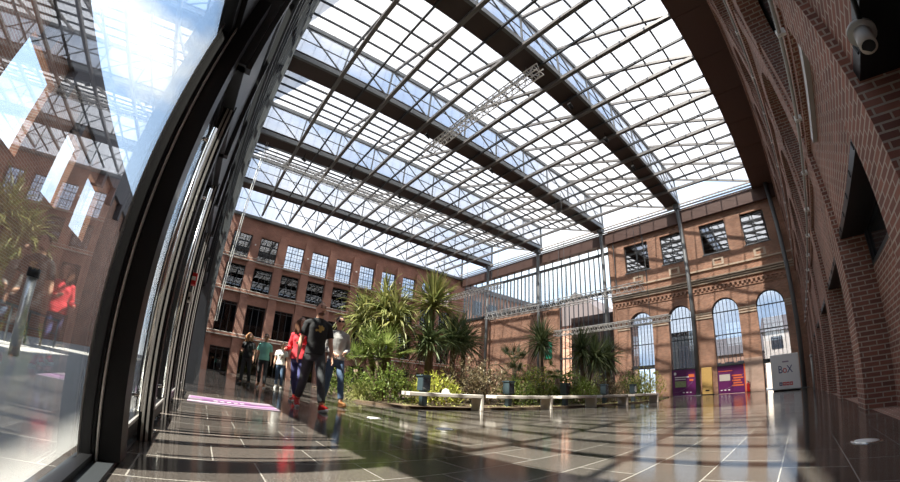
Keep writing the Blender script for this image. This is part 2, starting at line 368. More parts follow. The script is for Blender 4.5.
# left building -------------------------------------------------------
lw = MB(); LB = [.4 + 2.93 * k for k in range(10)]
ROWS = [(.0, 2.35), (3.75, 6.85), (8.2, 10.7), (11.45, 14.05)]
holed(lw, rect(-3.5, D, -.05, 15.8), [rect(y, y + 1.95, max(a, .001), b) for y in LB for a, b in ROWS], 'x', XL, XL - .45)
for y in LB: lw.box(XL, XL + .28, y - .98 + .06, y - .06, 0, 14.75)
lw.box(XL, XL + .28, LB[-1] + 2.03, D, 0, 14.75)
tag(lw.build('wall_left', 'brick_left'), 'four storey brick facade with a grid of windows across the courtyard', 'wall', kind='structure')
dr = MB()
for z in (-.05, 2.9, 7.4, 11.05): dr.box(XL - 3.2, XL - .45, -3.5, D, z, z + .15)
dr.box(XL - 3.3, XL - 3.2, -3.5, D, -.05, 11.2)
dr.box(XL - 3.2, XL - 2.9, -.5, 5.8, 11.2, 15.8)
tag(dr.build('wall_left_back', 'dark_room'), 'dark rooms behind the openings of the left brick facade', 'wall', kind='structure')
ct = MB()
rnd = random.Random(5)
for y in LB:
    for a, b in ROWS[:3]:
        for k in range(3):
            yy = y + rnd.uniform(0, 1.5); ct.box(XL - 2.2, XL - 2.0, yy, yy + rnd.uniform(.15, .5), a, a + rnd.uniform(.5, 1.6))
tag(ct.build('room_contents', 'room_stuff'), 'dim furniture and displays inside the dark rooms on the left', 'furniture', kind='stuff')
for ri, (a, b) in enumerate(ROWS):
    for yi, y in enumerate(LB):
        nw += 1
        t = thing('window_%d' % nw, '%s window of the brick facade on the left, %s from the near end' % (['ground floor', 'second row', 'third row', 'bright top row'][ri] if not (ri == 3 and yi < 2) else 'dark top row', ORD[yi]), 'window', (XL - .2, y, a), kind='structure')
        f = MB(); h = b - a
        for u in (0, .63, 1.28, 1.89): f.box(-.03, .03, u, u + .06, 0, h)
        for v in ((0, h * .36, h * .68, h - .06) if ri == 3 else (0, h - .3, h - .06)): f.box(-.03, .03, 0, 1.95, v, v + .06)
        if ri == 3:
            for u in (.34, .98, 1.6): f.box(-.015, .015, u, u + .03, 0, h)
            for v in (h * .18, h * .52, h * .84): f.box(-.015, .015, 0, 1.95, v, v + .03)
        f.build('frame', 'steel_dark', t)
        MB().box(-.005, .005, .02, 1.93, .02, h - .02).build('pane', 'glass_grey' if ri == 3 else 'glass_smoke', t)
for i, z in enumerate((3.45, 7.85, 11.2)):
    l = MB().box(XL, XL + .36, -.3, D, z, z + .09)
    l.tube([(XL + .42, -.3, z + .32), (XL + .42, D - .2, z + .32)], .03, 6)
    for k in range(12): l.bar((XL + .1, .0 + 2.7 * k, z + .05), (XL + .42, .0 + 2.7 * k, z + .32), .04)
    tag(l.build('trim_%d' % (i + 1), 'trim_pale'), 'pale ledge and rail on the left facade above the %s row of windows' % ORD[i], 'ledge', kind='structure')
for k in range(5):
    c = MB().tube([(XL + .28, LB[1 + 2 * k] - .5, 13.0), (XL + .46, LB[1 + 2 * k] - .5, 12.95)], .09, 8)
    tag(c.build('facade_lamp', 'white_clip'), 'small white lamp on a brick pier of the left facade, %s from the near end' % ORD[k], 'lamp', 'lamps on the left facade')
# end wall ------------------------------------------------------------
ARC = [(-13.65, -11.45), (-9.95, -7.8), (-6.1, -3.9), (-2.45, -.25)]
WIN = [(-13.65, -11.2), (-9.9, -7.9), (-6.1, -3.8), (-2.4, -.4)]
ew = MB()
holed(ew, rect(-15.3, XR + .37, -.05, 16.2), [arch(a, b, .001, 6.5, 7.58, 16) for a, b in ARC] + [rect(a, b, 11.48, 14.2) for a, b in WIN], 'y', D, D + .6)
for a, b in ARC: arch_ring(ew, a, b, 6.5, 7.58, .42, 'y', D - .05, D)
ew.box(-15.3, -14.9, D - .1, D, 0, 14.8); ew.box(.4, XR, D - .1, D, 0, 14.8)
for k in range(42):      # dentil course
    x = -15.1 + k * .38
    ew.box(x, x + .19, D - .14, D, 8.38, 8.62)
ew.box(-15.3, XR, D - .14, D, 8.62, 8.75)
ew.box(-15.3, XR, D - .06, D, 8.2, 8.3)
tag(ew.build('wall_end', 'brick_end'), 'orange brick end wall with four round arches and four square windows above', 'wall', kind='structure')
pp = MB().box(-3.86, -2.48, D - .02, D + .01, 0, 2.6)
tag(pp.build('trim_4', 'brick_pale'), 'patch of paler cleaned brick at the foot of the pier beside the white box', 'brickwork', kind='structure')
def band(n, z0, z1, d, mat, lab):
    tag(MB().box(-15.35, XR, D - d, D, z0, z1).build('trim_%d' % n, mat), lab, 'cornice', kind='structure')
band(5, 8.95, 9.06, .20, 'stone', 'lower thin stone band of the cornice on the end wall')
band(6, 9.14, 9.24, .24, 'stone', 'middle stone band of the cornice on the end wall')
band(7, 9.32, 9.45, .30, 'stone', 'upper stone band of the cornice on the end wall')
band(8, 10.1, 10.24, .14, 'stone', 'stone string course below the square windows of the end wall')
imp = [(-15.3, -13.65), (-11.45, -9.95), (-7.8, -6.1), (-3.9, -2.45), (-.25, XR)]
for i, (a, b) in enumerate(imp):
    m = MB()
    for z in (6.1, 6.3, 6.48): m.box(a, b, D - .07, D, z, z + .11)
    tag(m.build('trim_%d' % (9 + i), 'stone'), 'striped stone impost on the %s pier of the end wall from the left' % ORD[i], 'impost', kind='structure')
for i, (a, b) in enumerate(WIN):
    c = (a + b) / 2
    m = MB().box(c - .5, c + .5, D - .08, D, 10.35, 10.48).box(c - .5, c - .3, D - .08, D, 10.48, 10.85).box(c + .3, c + .5, D - .08, D, 10.48, 10.85).box(c - .5, c + .5, D - .08, D, 10.85, 10.98)
    tag(m.build('vent_surround', 'stone'), 'small pale stone vent frame under the %s square window from the left' % ORD[i], 'vent', 'stone vent frames')
    nw += 1
    t = thing('window_%d' % nw, 'square window reflecting the roof, %s from the left on the end wall' % ORD[i], 'window', (a, D + .25, 11.48), kind='structure')
    w = b - a; f = MB()
    for u in (0, w / 2 - .03, w - .07): f.box(u, u + .07, -.04, .04, 0, 2.72)
    for v in (0, 1.8, 2.65): f.box(0, w, -.04, .04, v, v + .07)
    f.build('frame', 'steel_dark', t); MB().box(.03, w - .03, -.01, .0, .03, 2.69).build('pane', 'glass_mirror', t)
    MB().box(-.1, w + .1, -.3, .1, -.1, 0).build('window_sill', 'steel_grey', t)
for i, (a, b) in enumerate(ARC):
    nw += 1
    t = thing('window_%d' % nw, 'tall round-arched glazed opening, %s from the left on the end wall' % ORD[i], 'window', (a, D + .3, 0), kind='structure')
    w = b - a; f = MB(); c = w / 2
    zb = [2.7, 2.2, 2.3, 2.3][i]
    for k in range(8):
        u = w * k / 7.0; dz = 6.5 + 1.08 * math.sqrt(max(0, 1 - ((u - c) / c) ** 2))
        f.box(max(0, u - .02), min(w, u + .02), -.03, .03, zb, max(6.5, dz))
    for v in (zb, 4.6, 6.45): f.box(0, w, -.04, .04, v, v + .08)
    f.box(0, w, -.05, .05, zb - .25, zb)
    arch_ring(f, .07, w - .07, 6.5, 7.51, .07, 'y', -.05, .05)
    f.build('frame', 'steel_dark', t)
    g = MB(); p = arch(.02, w - .02, zb, 6.5, 7.55, 16); holed(g, p, [], 'y', .0, .012); g.build('pane', 'glass_grey', t)
    if i == 0:
        dd = MB()
        for u in (0, .5, c - .05, c + .45, w - .08): dd.box(u, u + .09, -.04, .04, 0, 2.45)
        dd.box(0, w, -.04, .04, 0, .12); dd.box(0, w, -.04, .04, 1.0, 1.08); dd.build('door_frame', 'black_frame', t)
        MB().box(.02, w - .02, -.006, .006, .1, 2.4).build('door_glass', 'glass_clear', t)
    if i == 3:
        dd = MB().box(0, .08, -.04, .04, 0, 2.1).box(w - .08, w, -.04, .04, 0, 2.1); dd.build('door_frame', 'black_frame', t)
        MB().box(.02, w - .02, -.006, .006, .05, 2.1).build('door_glass', 'glass_clear', t)
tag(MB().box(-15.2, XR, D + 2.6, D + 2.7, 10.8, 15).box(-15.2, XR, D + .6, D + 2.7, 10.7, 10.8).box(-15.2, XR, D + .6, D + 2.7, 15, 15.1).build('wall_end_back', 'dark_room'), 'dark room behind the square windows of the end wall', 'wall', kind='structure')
# lower brick wall in the open part of the end side + slatted gate
lb = MB(); holed(lb, rect(XL - .3, -21.6, -.05, 9.75), [], 'y', D, D + .5)
for k in range(40): lb.box(XL + .2 + k * .41, XL + .4 + k * .41, D - .08, D, 8.9, 9.12)
lb.box(XL, -21.6, D - .1, D, 9.12, 9.25)
tag(lb.build('wall_end_low', 'brick_end'), 'lower plain brick wall behind the palms with a toothed course near its top', 'wall', kind='structure')
tag(MB().box(XL - .3, -21.55, D - .15, D + .6, 9.75, 9.95).build('trim_14', 'steel_dark'), 'dark coping along the lower brick wall', 'coping', kind='structure')
tag(MB().box(-21.6, -15.3, D + 2.2, D + 2.5, -.05, 8.6).build('wall_end_dark', 'steel_brown'), 'dark brown slatted wall outside between the brick wall and the arched hall', 'wall', kind='structure')
gs = thing('slat_screen', 'dark glazed screen with upright bars between low brick wall and arched hall', 'screen', (-21.6, D + .1, 0))
for k in range(12): MB().box(k * .57, k * .57 + .07, -.05, .05, 0, 10).build('bar', 'steel_dark', gs)
MB().box(0, 6.3, -.07, .07, 3.9, 4.05).build('rail', 'steel_grey', gs); MB().box(0, 6.3, -.07, .07, 9.9, 10.15).build('rail', 'steel_grey', gs)
sg = thing('green_sign', 'green rectangular sign hanging on the low brick wall', 'sign', (-23.1, D - .06, 4.1))
MB().box(-.5, .5, -.03, .03, 0, 1.75).build('panel', 'green_sign', sg); MB().box(-.35, .35, -.04, -.03, 1.1, 1.25).box(-.35, .1, -.04, -.03, .8, .9).build('print', 'white_print', sg)
# clerestory louvre glazing above the low brick wall
lv = thing('louvre_glazing', 'long glazed clerestory with thin upright fins open to the sky', 'glazing', (XL, D + .15, 0))
for k in range(39): MB().box(.3 + k * .585, .36 + k * .585, -.1, .1, 9.95, 14.0).build('fin', 'steel_grey', lv)
for k in range(20): MB().box(.3 + k * 1.17, .38 + k * 1.17, -.06, .06, 14.15, 14.85).build('post', 'steel_dark', lv)
MB().box(0, 22.7, -.14, .14, 13.95, 14.18).build('rail', 'steel_dark', lv); MB().box(0, 22.7, -.12, .12, 9.95, 10.1).build('sill', 'steel_dark', lv)
MB().box(0, 22.7, -.01, .01, 10.0, 14.8).build('glass', 'glass_clear', lv)
tag(MB().box(XL, XR, D - .35, D + .4, 14.85, 16.0).build('trim_15', 'fascia_brown'), 'deep brown fascia along the end of the glass roof', 'fascia', kind='structure')
pe = MB()
for z, y in ((16.02, .5), (16.2, .62), (16.4, .78)): pe.box(XL, -.7, D - y, D - y + .14, z, z + .1)
tag(pe.build('trim_16', 'trim_pale'), 'pale stepped gutter edge where the glass roof meets the end wall', 'gutter', kind='structure')
# right soffit
sf = MB().box(-.72, XR, YF, D, 15.95, 16.45)
for k in range(10): sf.box(-.70, XR, -.02 + 3.05 * k + 2.7, .03 + 3.05 * k + 2.7, 15.92, 15.96)
tag(sf.build('trim_17', 'fascia_brown'), 'wide dark brown soffit panel between glass roof and right brick wall', 'soffit', kind='structure')
# ------------------------------------------------------------------ glass roof: sawtooth bays
G = [-7.4, -15.5, -23.6, -31.8]
Y0, Y1 = YF + .05, D - .4
ZL, ZH = 16.75, 19.35
TY = [2.75 + 3.05 * k for k in range(10)]
nameb = ['nearest the right brick wall', 'second from the right wall', 'middle of the five', 'second from the left facade', 'nearest the left facade']
hi = G + [XL + .1]; lo = [-.72] + [g - 1.2 for g in G]
for i in range(5):
    xa, xb = hi[i], lo[i]                                    # high edge, low edge
    t = thing('skylight_bay', 'sloping white glass roof bay %s' % nameb[i], 'skylight', (0, 0, 0), group='sloping glass roof bays')
    zt = lambda x: ZH + (ZL - ZH) * (x - xa) / (xb - xa)
    g = MB(); b = 0
    g.v += [(xa, Y0, ZH + .12), (xb, Y0, ZL + .12), (xb, Y1, ZL + .12), (xa, Y1, ZH + .12)]; g.v += [(p[0], p[1], p[2] + .02) for p in g.v[:4]]
    g.f += [(0, 1, 2, 3), (7, 6, 5, 4), (0, 4, 5, 1), (1, 5, 6, 2), (2, 6, 7, 3), (3, 7, 4, 0)]
    g.build('roof_glass', 'roof_glass', t)
    npu = 5
    for k in range(npu + 1):
        x = xa + (xb - xa) * (k + .0) / npu
        MB().bar((x, Y0, zt(x) + .05), (x, Y1, zt(x) + .03), .09, .12).build('purlin', 'steel_dark', t)
    for y in TY:
        MB().bar((xa, y + .12, ZH - .08), (xb, y + .12, ZL - .06), .14, .18).build('rafter', 'steel_light', t)
    gv = MB().box(xa + .1, xb - .1, Y1 - .01, Y1 + .01, ZL, ZL + .05)
for i, g0 in enumerate(hi):
    last = i == 4
    t = thing('roof_girder', 'long brown roof girder with braced glazed upper strip, %s from the right wall' % ORD[i] if not last else 'grey edge girder with braced glazing along the left facade top', 'girder', (g0, 0, 0), group='roof girders')
    if not last:
        gb = MB().box(-1.2, -.02, Y0, Y1 + .3, 16.5, 16.9); gb.box(-1.25, .1, Y0, Y1, 16.9, 16.97); gb.build('gutter_beam', 'steel_brown', t)
        MB().box(-.02, .16, Y0, Y1, 16.45, 16.78).build('lower_chord', 'steel_grey', t)
    else:
        MB().box(-.1, .25, Y0, Y1, 15.75, 16.05).build('lower_chord', 'steel_grey', t)
    zl = 16.78 if not last else 16.0
    MB().box(-.11, .11, Y0, Y1, ZH - .2, ZH + .12).build('top_chord', 'steel_grey', t)
    MB().box(-.02, 0, Y0, Y1, zl, ZH).build('clerestory_glass', 'clerestory_glass', t)
    ys = [Y0] + TY + [Y1]
    for k in range(len(ys)):
        MB().bar((.05, ys[k], zl), (.05, ys[k], ZH - .2), .09).build('post', 'steel_grey', t)
    for k in range(len(ys) - 1):
        a, b = ys[k], ys[k + 1]
        MB().bar((.06, a, ZH - .2), (.06, b, zl), .07).build('brace', 'steel_grey', t)
    MB().box(-.01, .04, Y0, Y1, (zl + ZH) / 2 - .03, (zl + ZH) / 2 + .03).build('glazing_bar', 'steel_grey', t)
for i, y in enumerate(TY[:9]):
    m = MB().bar((XL + .3, y - .08, 16.38), (-.7, y - .08, 16.38), .07, .2).bar((XL + .3, y + .08, 16.38), (-.7, y + .08, 16.38), .05, .2)
    m.bar((XL + .3, y, 16.34), (-.7, y, 16.34), .14, .04)
    tag(m.build('tie_beam', 'steel_light'), 'thin level steel tie across the whole glass roof, %s from the glass front' % ORD[i], 'tie beam', 'level roof ties')
for i, (yy) in enumerate([TY[k] + 1.52 for k in range(8)]):
    m = MB().bar((XL + .3, yy, 16.36), (-.7, yy, 16.36), .10, .14)
    tag(m.build('tie_rod', 'steel_dark'), 'slim intermediate steel rod under the glass roof, %s from the glass front' % ORD[i], 'tie rod', 'slim roof rods')
# columns by the end wall
for i, x in enumerate([.45, -7.55, -15.65, -23.85, -32.1]):
    t = thing('steel_column', ['slim grey steel column in the corner by the right brick wall', 'slim grey steel column between second and third arch', 'slim grey steel column at the left edge of arched hall', 'slim grey steel column in front of the middle of finned glazing', 'slim grey steel column before the low brick wall, left one'][i], 'column', (x, D - .75, 0), group='steel columns by the end wall')
    MB().tube([(0, 0, 0), (0, 0, 16.3)], .17, 14).build('shaft', 'steel_grey', t, True)
    MB().box(-.25, .25, -.25, .25, 16.0, 16.48).build('head', 'steel_grey', t); MB().box(-.3, .3, -.3, .3, 0, .05).build('base_plate', 'steel_grey', t)
for i, x in enumerate((-14.7, -11.55)):
    tag(MB().tube([(x, D - .16, 10.3), (x, D - .16, 15.9)], .05, 8).build('downpipe', 'steel_grey'), ['thin downpipe on the left corner of the arched brick wall', 'thin downpipe between the two left square windows'][i], 'pipe', 'downpipes on the end wall')
# ------------------------------------------------------------------ glass front on the left
x0 = -2.02
cl = thing('curtain_wall', 'tall dark framed curtain wall above the glass doors, seen edge on', 'curtain wall', (0, YF, 0))
mx = [x0 - .02 - 1.2 * k for k in range(30)]
for x in mx: MB().box(x - .06, x, -.2, .06, 2.35, 16.3).build('mullion', 'steel_dark', cl)
for k in range(12):
    z = 2.35 + 1.18 * k
    MB().box(XL, x0, -.12, .02, z, z + (.12 if k else .95)).build('transom', 'steel_dark', cl)
MB().box(XL, x0, -.075, -.065, 2.4, 16.3).build('glass', 'glass_clear', cl)
cb_ = MB()
for k in range(3): cb_.box(XL, x0 - .3, .06, .085, 3.75 + .5 * k, 3.83 + .5 * k)
cb_.build('cable_tray', 'slate_panel', cl)
tag(MB().box(XL, 1.0, -.56, YF - .06, 0, .02).build('trim_18', 'steel_dark'), 'metal floor track under the glass front', 'threshold', kind='structure')
tag(MB().box(XL, XR, YF - .12, YF + .07, 16.3, 19.5).build('trim_19', 'steel_dark'), 'dark edge beam of the roof above the glass front', 'fascia', kind='structure')
# big near door post and pane
t = thing('door_post', 'broad black door post nearest the camera beside the big reflecting pane', 'post', (-1.98, -.43, 0))
MB().box(-.09, .09, -.095, -.02, .02, 2.9).build('frame', 'black_frame', t); MB().box(-.09, .07, .0, .095, .02, 2.9).build('frame', 'black_frame', t)
MB().box(-.06, .05, -.03, .01, .02, 2.9).build('seal_strip', 'steel_dark', t); MB().box(.07, .095, -.012, -.004, .02, 2.9).build('edge_strip', 'aluminium', t)
t = thing('glass_pane', 'large clean glass pane on the left mirroring the hall and people', 'glass', (-1.9, -.485, 0), math.radians(0.0))
MB().box(0, 2.95, -.006, .006, .04, 2.45).build('pane', 'glass_door', t)
MB().box(0, 2.95, -.03, .03, 0, .05).build('bottom_rail', 'black_frame', t); MB().box(0, 2.95, -.03, .03, 2.43, 2.5).build('top_rail', 'black_frame', t)
MB().box(.0, .02, -.02, .02, .04, 2.45).build('edge_seal', 'black_frame', t)
cr_ = thing('curtain_wall', 'upper curtain wall above the big reflecting pane nearest the camera', 'curtain wall', (0, -.5, 0))
for x in (-2.0, -.8, .4, XR): MB().box(x - .06, x, -.1, .08, 3.3, 16.3).build('mullion', 'steel_dark', cr_)
for k in range(1, 12): MB().box(-2.0, XR, -.08, .02, 2.35 + 1.18 * k, 2.47 + 1.18 * k).build('transom', 'steel_dark', cr_)
MB().box(-2.0, XR, -.006, .006, 3.3, 16.3).build('glass', 'glass_clear', cr_)
tag(MB().box(-2.1, XR, -.56, -.42, 2.5, 3.3).build('trim_20', 'black_frame'), 'black header above the big glass pane', 'header', kind='structure')
def door_leaf(x0, x1, y, h, lab, handle=True, frames='black_frame'):
    t = thing('glass_door', lab, 'door', (x1, y, 0), group='glass doors of the front')
    L = x1 - x0
    MB().box(-L, 0, -.006, .006, .1, h - .1).build('pane', 'glass_door', t)
    MB().box(-.07, 0, -.03, .03, 0.04, h).build('stile', frames, t); MB().box(-L, -L + .07, -.03, .03, 0.04, h).build('stile', frames, t)
    MB().box(-L, 0, -.03, .03, .04, .14).build('rail', frames, t); MB().box(-L, 0, -.03, .03, h - .1, h).build('rail', frames, t)
    MB().box(-L, 0, .03, .045, .13, .15).build('edge_strip', 'aluminium', t)
    if handle:
        hb = MB().tube([(-.16, .09, .22), (-.16, .09, 1.95)], .016, 10); hb.bar((-.16, 0, .3), (-.16, .09, .3), .02).bar((-.16, 0, 1.85), (-.16, .09, 1.85), .02); hb.build('handle', 'chrome', t, True)
    return t
door_leaf(-2.95, -2.08, -.40, 2.35, 'nearest inner glass door with a long chrome pull bar')
def strips(x, lab, w=.10):
    t = thing('door_frame_post', lab, 'post', (x, YF, 0), group='door frame posts of the front')
    MB().box(-w, 0, -.08, -.03, 0, 2.4).build('core', 'black_frame', t)
    MB().box(-.01, .012, -.075, -.055, 0, 2.4).build('edge_strip', 'chrome', t); MB().box(-.01, .010, -.035, -.02, 0, 2.4).build('edge_strip', 'aluminium', t); MB().box(-.01, .010, -.005, .01, 0, 2.4).build('edge_strip', 'aluminium', t)
    MB().box(-w, -.01, -.03, .03, 0, 2.4).build('core', 'black_frame', t)
strips(-2.55, 'slim post with silver and beige edge strips, nearest of its row')
strips(-3.95, 'slim silver edged post beyond the nearest glass door')
door_leaf(-3.85, -3.0, -.36, 2.35, 'second glass door along the front, seen nearly edge on', True)
door_leaf(-5.4, -4.1, -.36, 2.35, 'third glass door along the front, seen nearly edge on', False)
strips(-5.6, 'thin dark post, third of the row along the front')
door_leaf(-7.1, -5.75, -.36, 2.35, 'fourth glass door along the front, a thin sliver', False)
strips(-7.2, 'thin dark post, fourth of the row along the front')
for i, x in enumerate((-9.6, -12.4, -15.5, -19.5, -23.6, -31.8)):
    tag(MB().box(x - .2, x, YF - .1, YF + .14, 0, 16.3).build('front_column', 'steel_grey'), 'blue grey column against the glass front, %s after the doors' % ORD[i], 'column', 'columns of the glass front')
tag(MB().box(-38, -7.3, YF - .07, YF - .05, 0, 2.35).build('window_%d' % (nw + 1), 'glass_smoke'), 'fixed glazing along the far part of the front', 'window', kind='structure')
t = thing('alarm_call_point', 'small red alarm box on a dark door post', 'alarm box', (-4.02, YF + .05, 1.33)); MB().box(-.05, .05, -.03, .03, -.06, .06).build('housing', 'red', t, bevel=.006); MB().box(.05, .055, -.02, .02, -.02, .02).build('button', 'white_clip', t)
t = thing('card_reader', 'small white box just below the red alarm box', 'card reader', (-4.02, YF + .045, 1.14)); MB().box(-.04, .04, -.03, .03, -.05, .05).build('housing', 'white_clip', t, bevel=.006); MB().box(.04, .044, -.01, .01, -.03, .0).build('slot', 'black_frame', t)
hc = MB()
for d in (0, .12): hc.tube([(-24.5, .3 + d, 3.2), (-24.5, .45 + d, 9), (-24.5, .5 + d, 16.55)], .035, 6)
for k in range(14): hc.bar((-24.5, .32 + k * .012, 3.6 + k * .8), (-24.5, .44 + k * .012, 3.6 + k * .8), .03)
tag(hc.build('cable_ladder', 'aluminium'), 'pale hanging cable ladder beside the front columns', 'cable')
# ------------------------------------------------------------------ lighting trusses
TR = []
def truss(p, q, s, name_lab, n=None, grp='aluminium lighting trusses', hang=16.3, legs=()):
    p = Vector(p); q = Vector(q); L = (q - p).length; t = thing('lighting_truss', name_lab, 'truss', p, group=grp)
    d = (q - p).normalized(); side = d.cross(Vector((0, 0, 1))).normalized(); up = Vector((0, 0, 1))
    offs = [side * s / 2, side * -s / 2, up * s * .85 + side * s / 2, up * s * .85 - side * s / 2]
    for o_ in offs: MB().tube([o_, o_ + d * L], .032, 6).build('chord', 'aluminium', t)
    la = MB(); n = n or int(L / (s * .9))
    for k in range(n):
        a = d * L * k / n; b = d * L * (k + 1) / n; m = (a + b) / 2
        for u, v in ((0, 2), (1, 3), (2, 3), (0, 1)):
            la.tube([offs[u] + a, offs[v] + m], .017, 5).tube([offs[v] + m, offs[u] + b], .017, 5)
    la.build('lacing', 'aluminium', t); TR.append(t)
    return t
truss((-23.5, 22, 7.0), (-8.6, 22, 7.0), .62, 'long aluminium truss level with the arch heads, upper one')
truss((-15.9, 22, 4.75), (-7.0, 22, 4.75), .42, 'short aluminium truss below the long one before the arches')
truss((-33, 22.5, 10.0), (-22.3, 22.5, 10.0), .5, 'aluminium truss to the left of the finned glazing')
truss((-16.6, 9.8, 15.0), (-7.1, 9.8, 15.0), .5, 'aluminium truss high under the glass roof near its centre')
truss((-25.05, .7, 15.2), (-25.05, 15.5, 15.2), .5, 'aluminium truss under the roof along the third girder')
def hanger(i, x, y, z0):
    l = TR[i].location; MB().tube([(x - l.x, y - l.y, z0 - l.z), (x - l.x, y - l.y, 16.85 - l.z)], .018, 6).build('hanging_wire', 'steel_grey', TR[i])
for i, x, y, z in [(0, -22.5, 22.31, 7.5), (0, -15.6, 22.31, 7.5), (0, -9, 22.31, 7.5), (1, -15, 22.21, 5.1), (1, -8.4, 22.21, 5.1), (2, -32, 22.75, 10.4), (2, -27.5, 22.75, 10.4), (2, -23.8, 22.75, 10.4), (3, -16.3, 10.05, 15.4), (3, -8.2, 10.05, 15.4), (4, -24.8, 1.5, 15.62), (4, -24.8, 14.5, 15.62)]: hanger(i, x, y, z)
def spot(x, y, z, lab):
    t = thing('stage_spotlight', lab, 'spotlight', (x, y, z), group='black spotlights under the roof')
    MB().bar((0, 0, 0), (0, 0, .45), .04).build('bracket', 'black_frame', t)
    MB().tube([(-.0, -.12, -.05), (0, .2, -.22)], [.13, .10], 10).build('can', 'black_frame', t, True)
    MB().tube([(0, -.14, -.04), (0, -.12, -.05)], .10, 10).build('lens', 'white_print', t)
PL = ['nearest the glass front', 'second from the glass front', 'third from the glass front', 'nearest the end wall']
for i, (x, y) in enumerate([(-7.9, 10.2), (-7.9, 13.5), (-7.9, 17.5), (-7.9, 21.5), (-16, 9.3), (-16, 15), (-24.1, 3.5), (-24.1, 7.5), (-24.1, 12)]):
    gi = ['first', 'second', 'third'][0 if x > -10 else (1 if x > -20 else 2)]
    spot(x, y, 16.05, 'small black spotlight under the %s brown girder, %s' % (gi, PL[i if i < 4 else (i - 4 if i < 6 else i - 6)]))
# ------------------------------------------------------------------ things on the right wall
cn = MB().tube([(XR - .13, -1, 4.45), (XR - .13, 29.5, 4.45)], .028, 8)
t = tag(cn.build('conduit_pipe', 'conduit', None, True), 'long grey conduit running level along the right brick wall', 'pipe')
for k in range(15): MB().box(XR - .17, XR - .05, 2.0 + 1.9 * k, 2.05 + 1.9 * k, 4.4, 4.5).build('clip', 'white_clip', t)
t = tag(MB().tube([(XR - .1, -1, 9.1), (XR - .1, 29.5, 9.1)], .03, 8).build('conduit_pipe', 'conduit', None, True), 'upper grey conduit along the right brick wall', 'pipe')
for k in range(12): MB().box(XR - .14, XR - .05, 6.0 + 1.9 * k, 6.06 + 1.9 * k, 9.04, 9.16).build('clip', 'white_clip', t)
tag(MB().box(XR - .07, XR, 3.4, 5.7, 3.86, 3.95).build('cable_tray', 'conduit'), 'short grey cable tray on the right wall just below the conduit', 'cable tray')
t = thing('wall_spotlight', 'round pale spotlight with a ring under the black lintel, top right', 'spotlight', (XR - .05, 2.24, 2.50))
MB().tube([(0, .0, 0), (-.02, -.02, -.09), (-.04, -.05, -.17)], [.06, .06, .058], 18).build('can', 'trim_pale', t, True)
MB().tube([(.005, .01, .015), (-.005, 0.0, -.015)], .098, 20).build('ring', 'conduit', t, True)
MB().tube([(-.04, -.05, -.165), (-.042, -.052, -.172)], .045, 16).build('lens', 'black_frame', t)
tag(MB().tube([(XR - .03, 2.24, 2.52), (XR - .08, 1.9, 2.6), (XR - .01, 1.5, 2.66)], .02, 8).build('spotlight_cable', 'black_frame', None, True), 'black cable leading to the round wall spotlight', 'cable')
tag(MB().tube([(XR - .3, 21, 0), (XR - .3, 21, 1.6)], .05, 8).ball((XR - .3, 21, 1.65), .09, 10, 6).build('barrier_post', 'conduit', None, True), 'slim pale post standing against the far right wall', 'post')
# ------------------------------------------------------------------ floor things
t = thing('floor_mat', 'purple and pink printed mat lying on the granite near the doors', 'mat', (-5.85, .5, .003), 0)
MB().box(-.5, .5, -.65, .65, 0, .006).build('sheet', 'pink_mat', t)
q = MB()
for a, b, c, d_ in ((-.35, -.12, -.62, .3), (-.1, .22, -.45, .62), (.3, .42, -.2, .62)): q.box(a, b, c, d_, .006, .008)
q.build('print_stripes', 'mauve_mat', t)
q = MB()
for k in range(5): q.box(-.05 + .03 * (k % 2), .12, -.28 + .1 * k, -.22 + .1 * k, .008, .010)
q.build('lettering', 'white_print', t)
for i, (x, y) in enumerate([(-3.87, 2.94), (.53, 3.55), (-5.2, 2.55)]):
    t = thing('floor_light', ['round glass floor light in the middle foreground', 'round glass floor light near the right brick wall', 'round glass floor light left of the benches'][i], 'floor light', (x, y, 0), group='round lights set in the floor')
    MB().tube([(0, 0, 0), (0, 0, .006)], .13, 24).build('ring', 'chrome', t, True); MB().tube([(0, 0, .005), (0, 0, .009)], .10, 24).build('lens', 'white_print', t, True)
# white box with print
t = thing('exhibition_cube', 'large white display box with a red and blue printed emblem', 'display box', (-.68, 25.5, 0), 0)
MB().box(-.86, .86, -.5, .9, .08, 2.18).build('body', 'box_white', t, bevel=.05)
MB().box(-.8, .8, -.42, .85, 0, .08).build('plinth', 'black_frame', t)
def text(s, size, mat, parent, loc, rot=(PI / 2, 0, 0), name='lettering', sx_=1.0):
    cu = bpy.data.curves.new(name, 'FONT'); cu.body = s; cu.size = size; cu.extrude = .004; cu.align_x = 'CENTER'; cu.align_y = 'CENTER'; cu.materials.append(M[mat])
    tmp = bpy.data.objects.new(name, cu); COL.objects.link(tmp); bpy.context.view_layer.update()
    me = bpy.data.meshes.new_from_object(tmp.evaluated_get(bpy.context.evaluated_depsgraph_get())); bpy.data.objects.remove(tmp)
    o = bpy.data.objects.new(name, me); COL.objects.link(o); o.parent = parent; o.location = loc; o.rotation_euler = rot; o.scale = (sx_, 1, 1); return o
text('B', .62, 'navy', t, (-.3, -.505, 1.25), sx_=.8); text('X', .62, 'navy', t, (.27, -.505, 1.25), sx_=.8); text('o', .62, 'red', t, (-.03, -.505, 1.25), sx_=.8)
MB().box(-.14, .24, -.506, -.5, 1.68, 1.76).build('small_print', 'pink_mat', t)
for k, mt in enumerate(('navy', 'red', 'red', 'red')):
    MB().box(-.42 + .21 * k, -.24 + .21 * k, -.506, -.5, .32, .52).build('emblem', mt, t)
    MB().box(-.38 + .21 * k, -.28 + .21 * k, -.509, -.506, .39, .45).build('emblem_mark', 'white_print', t)
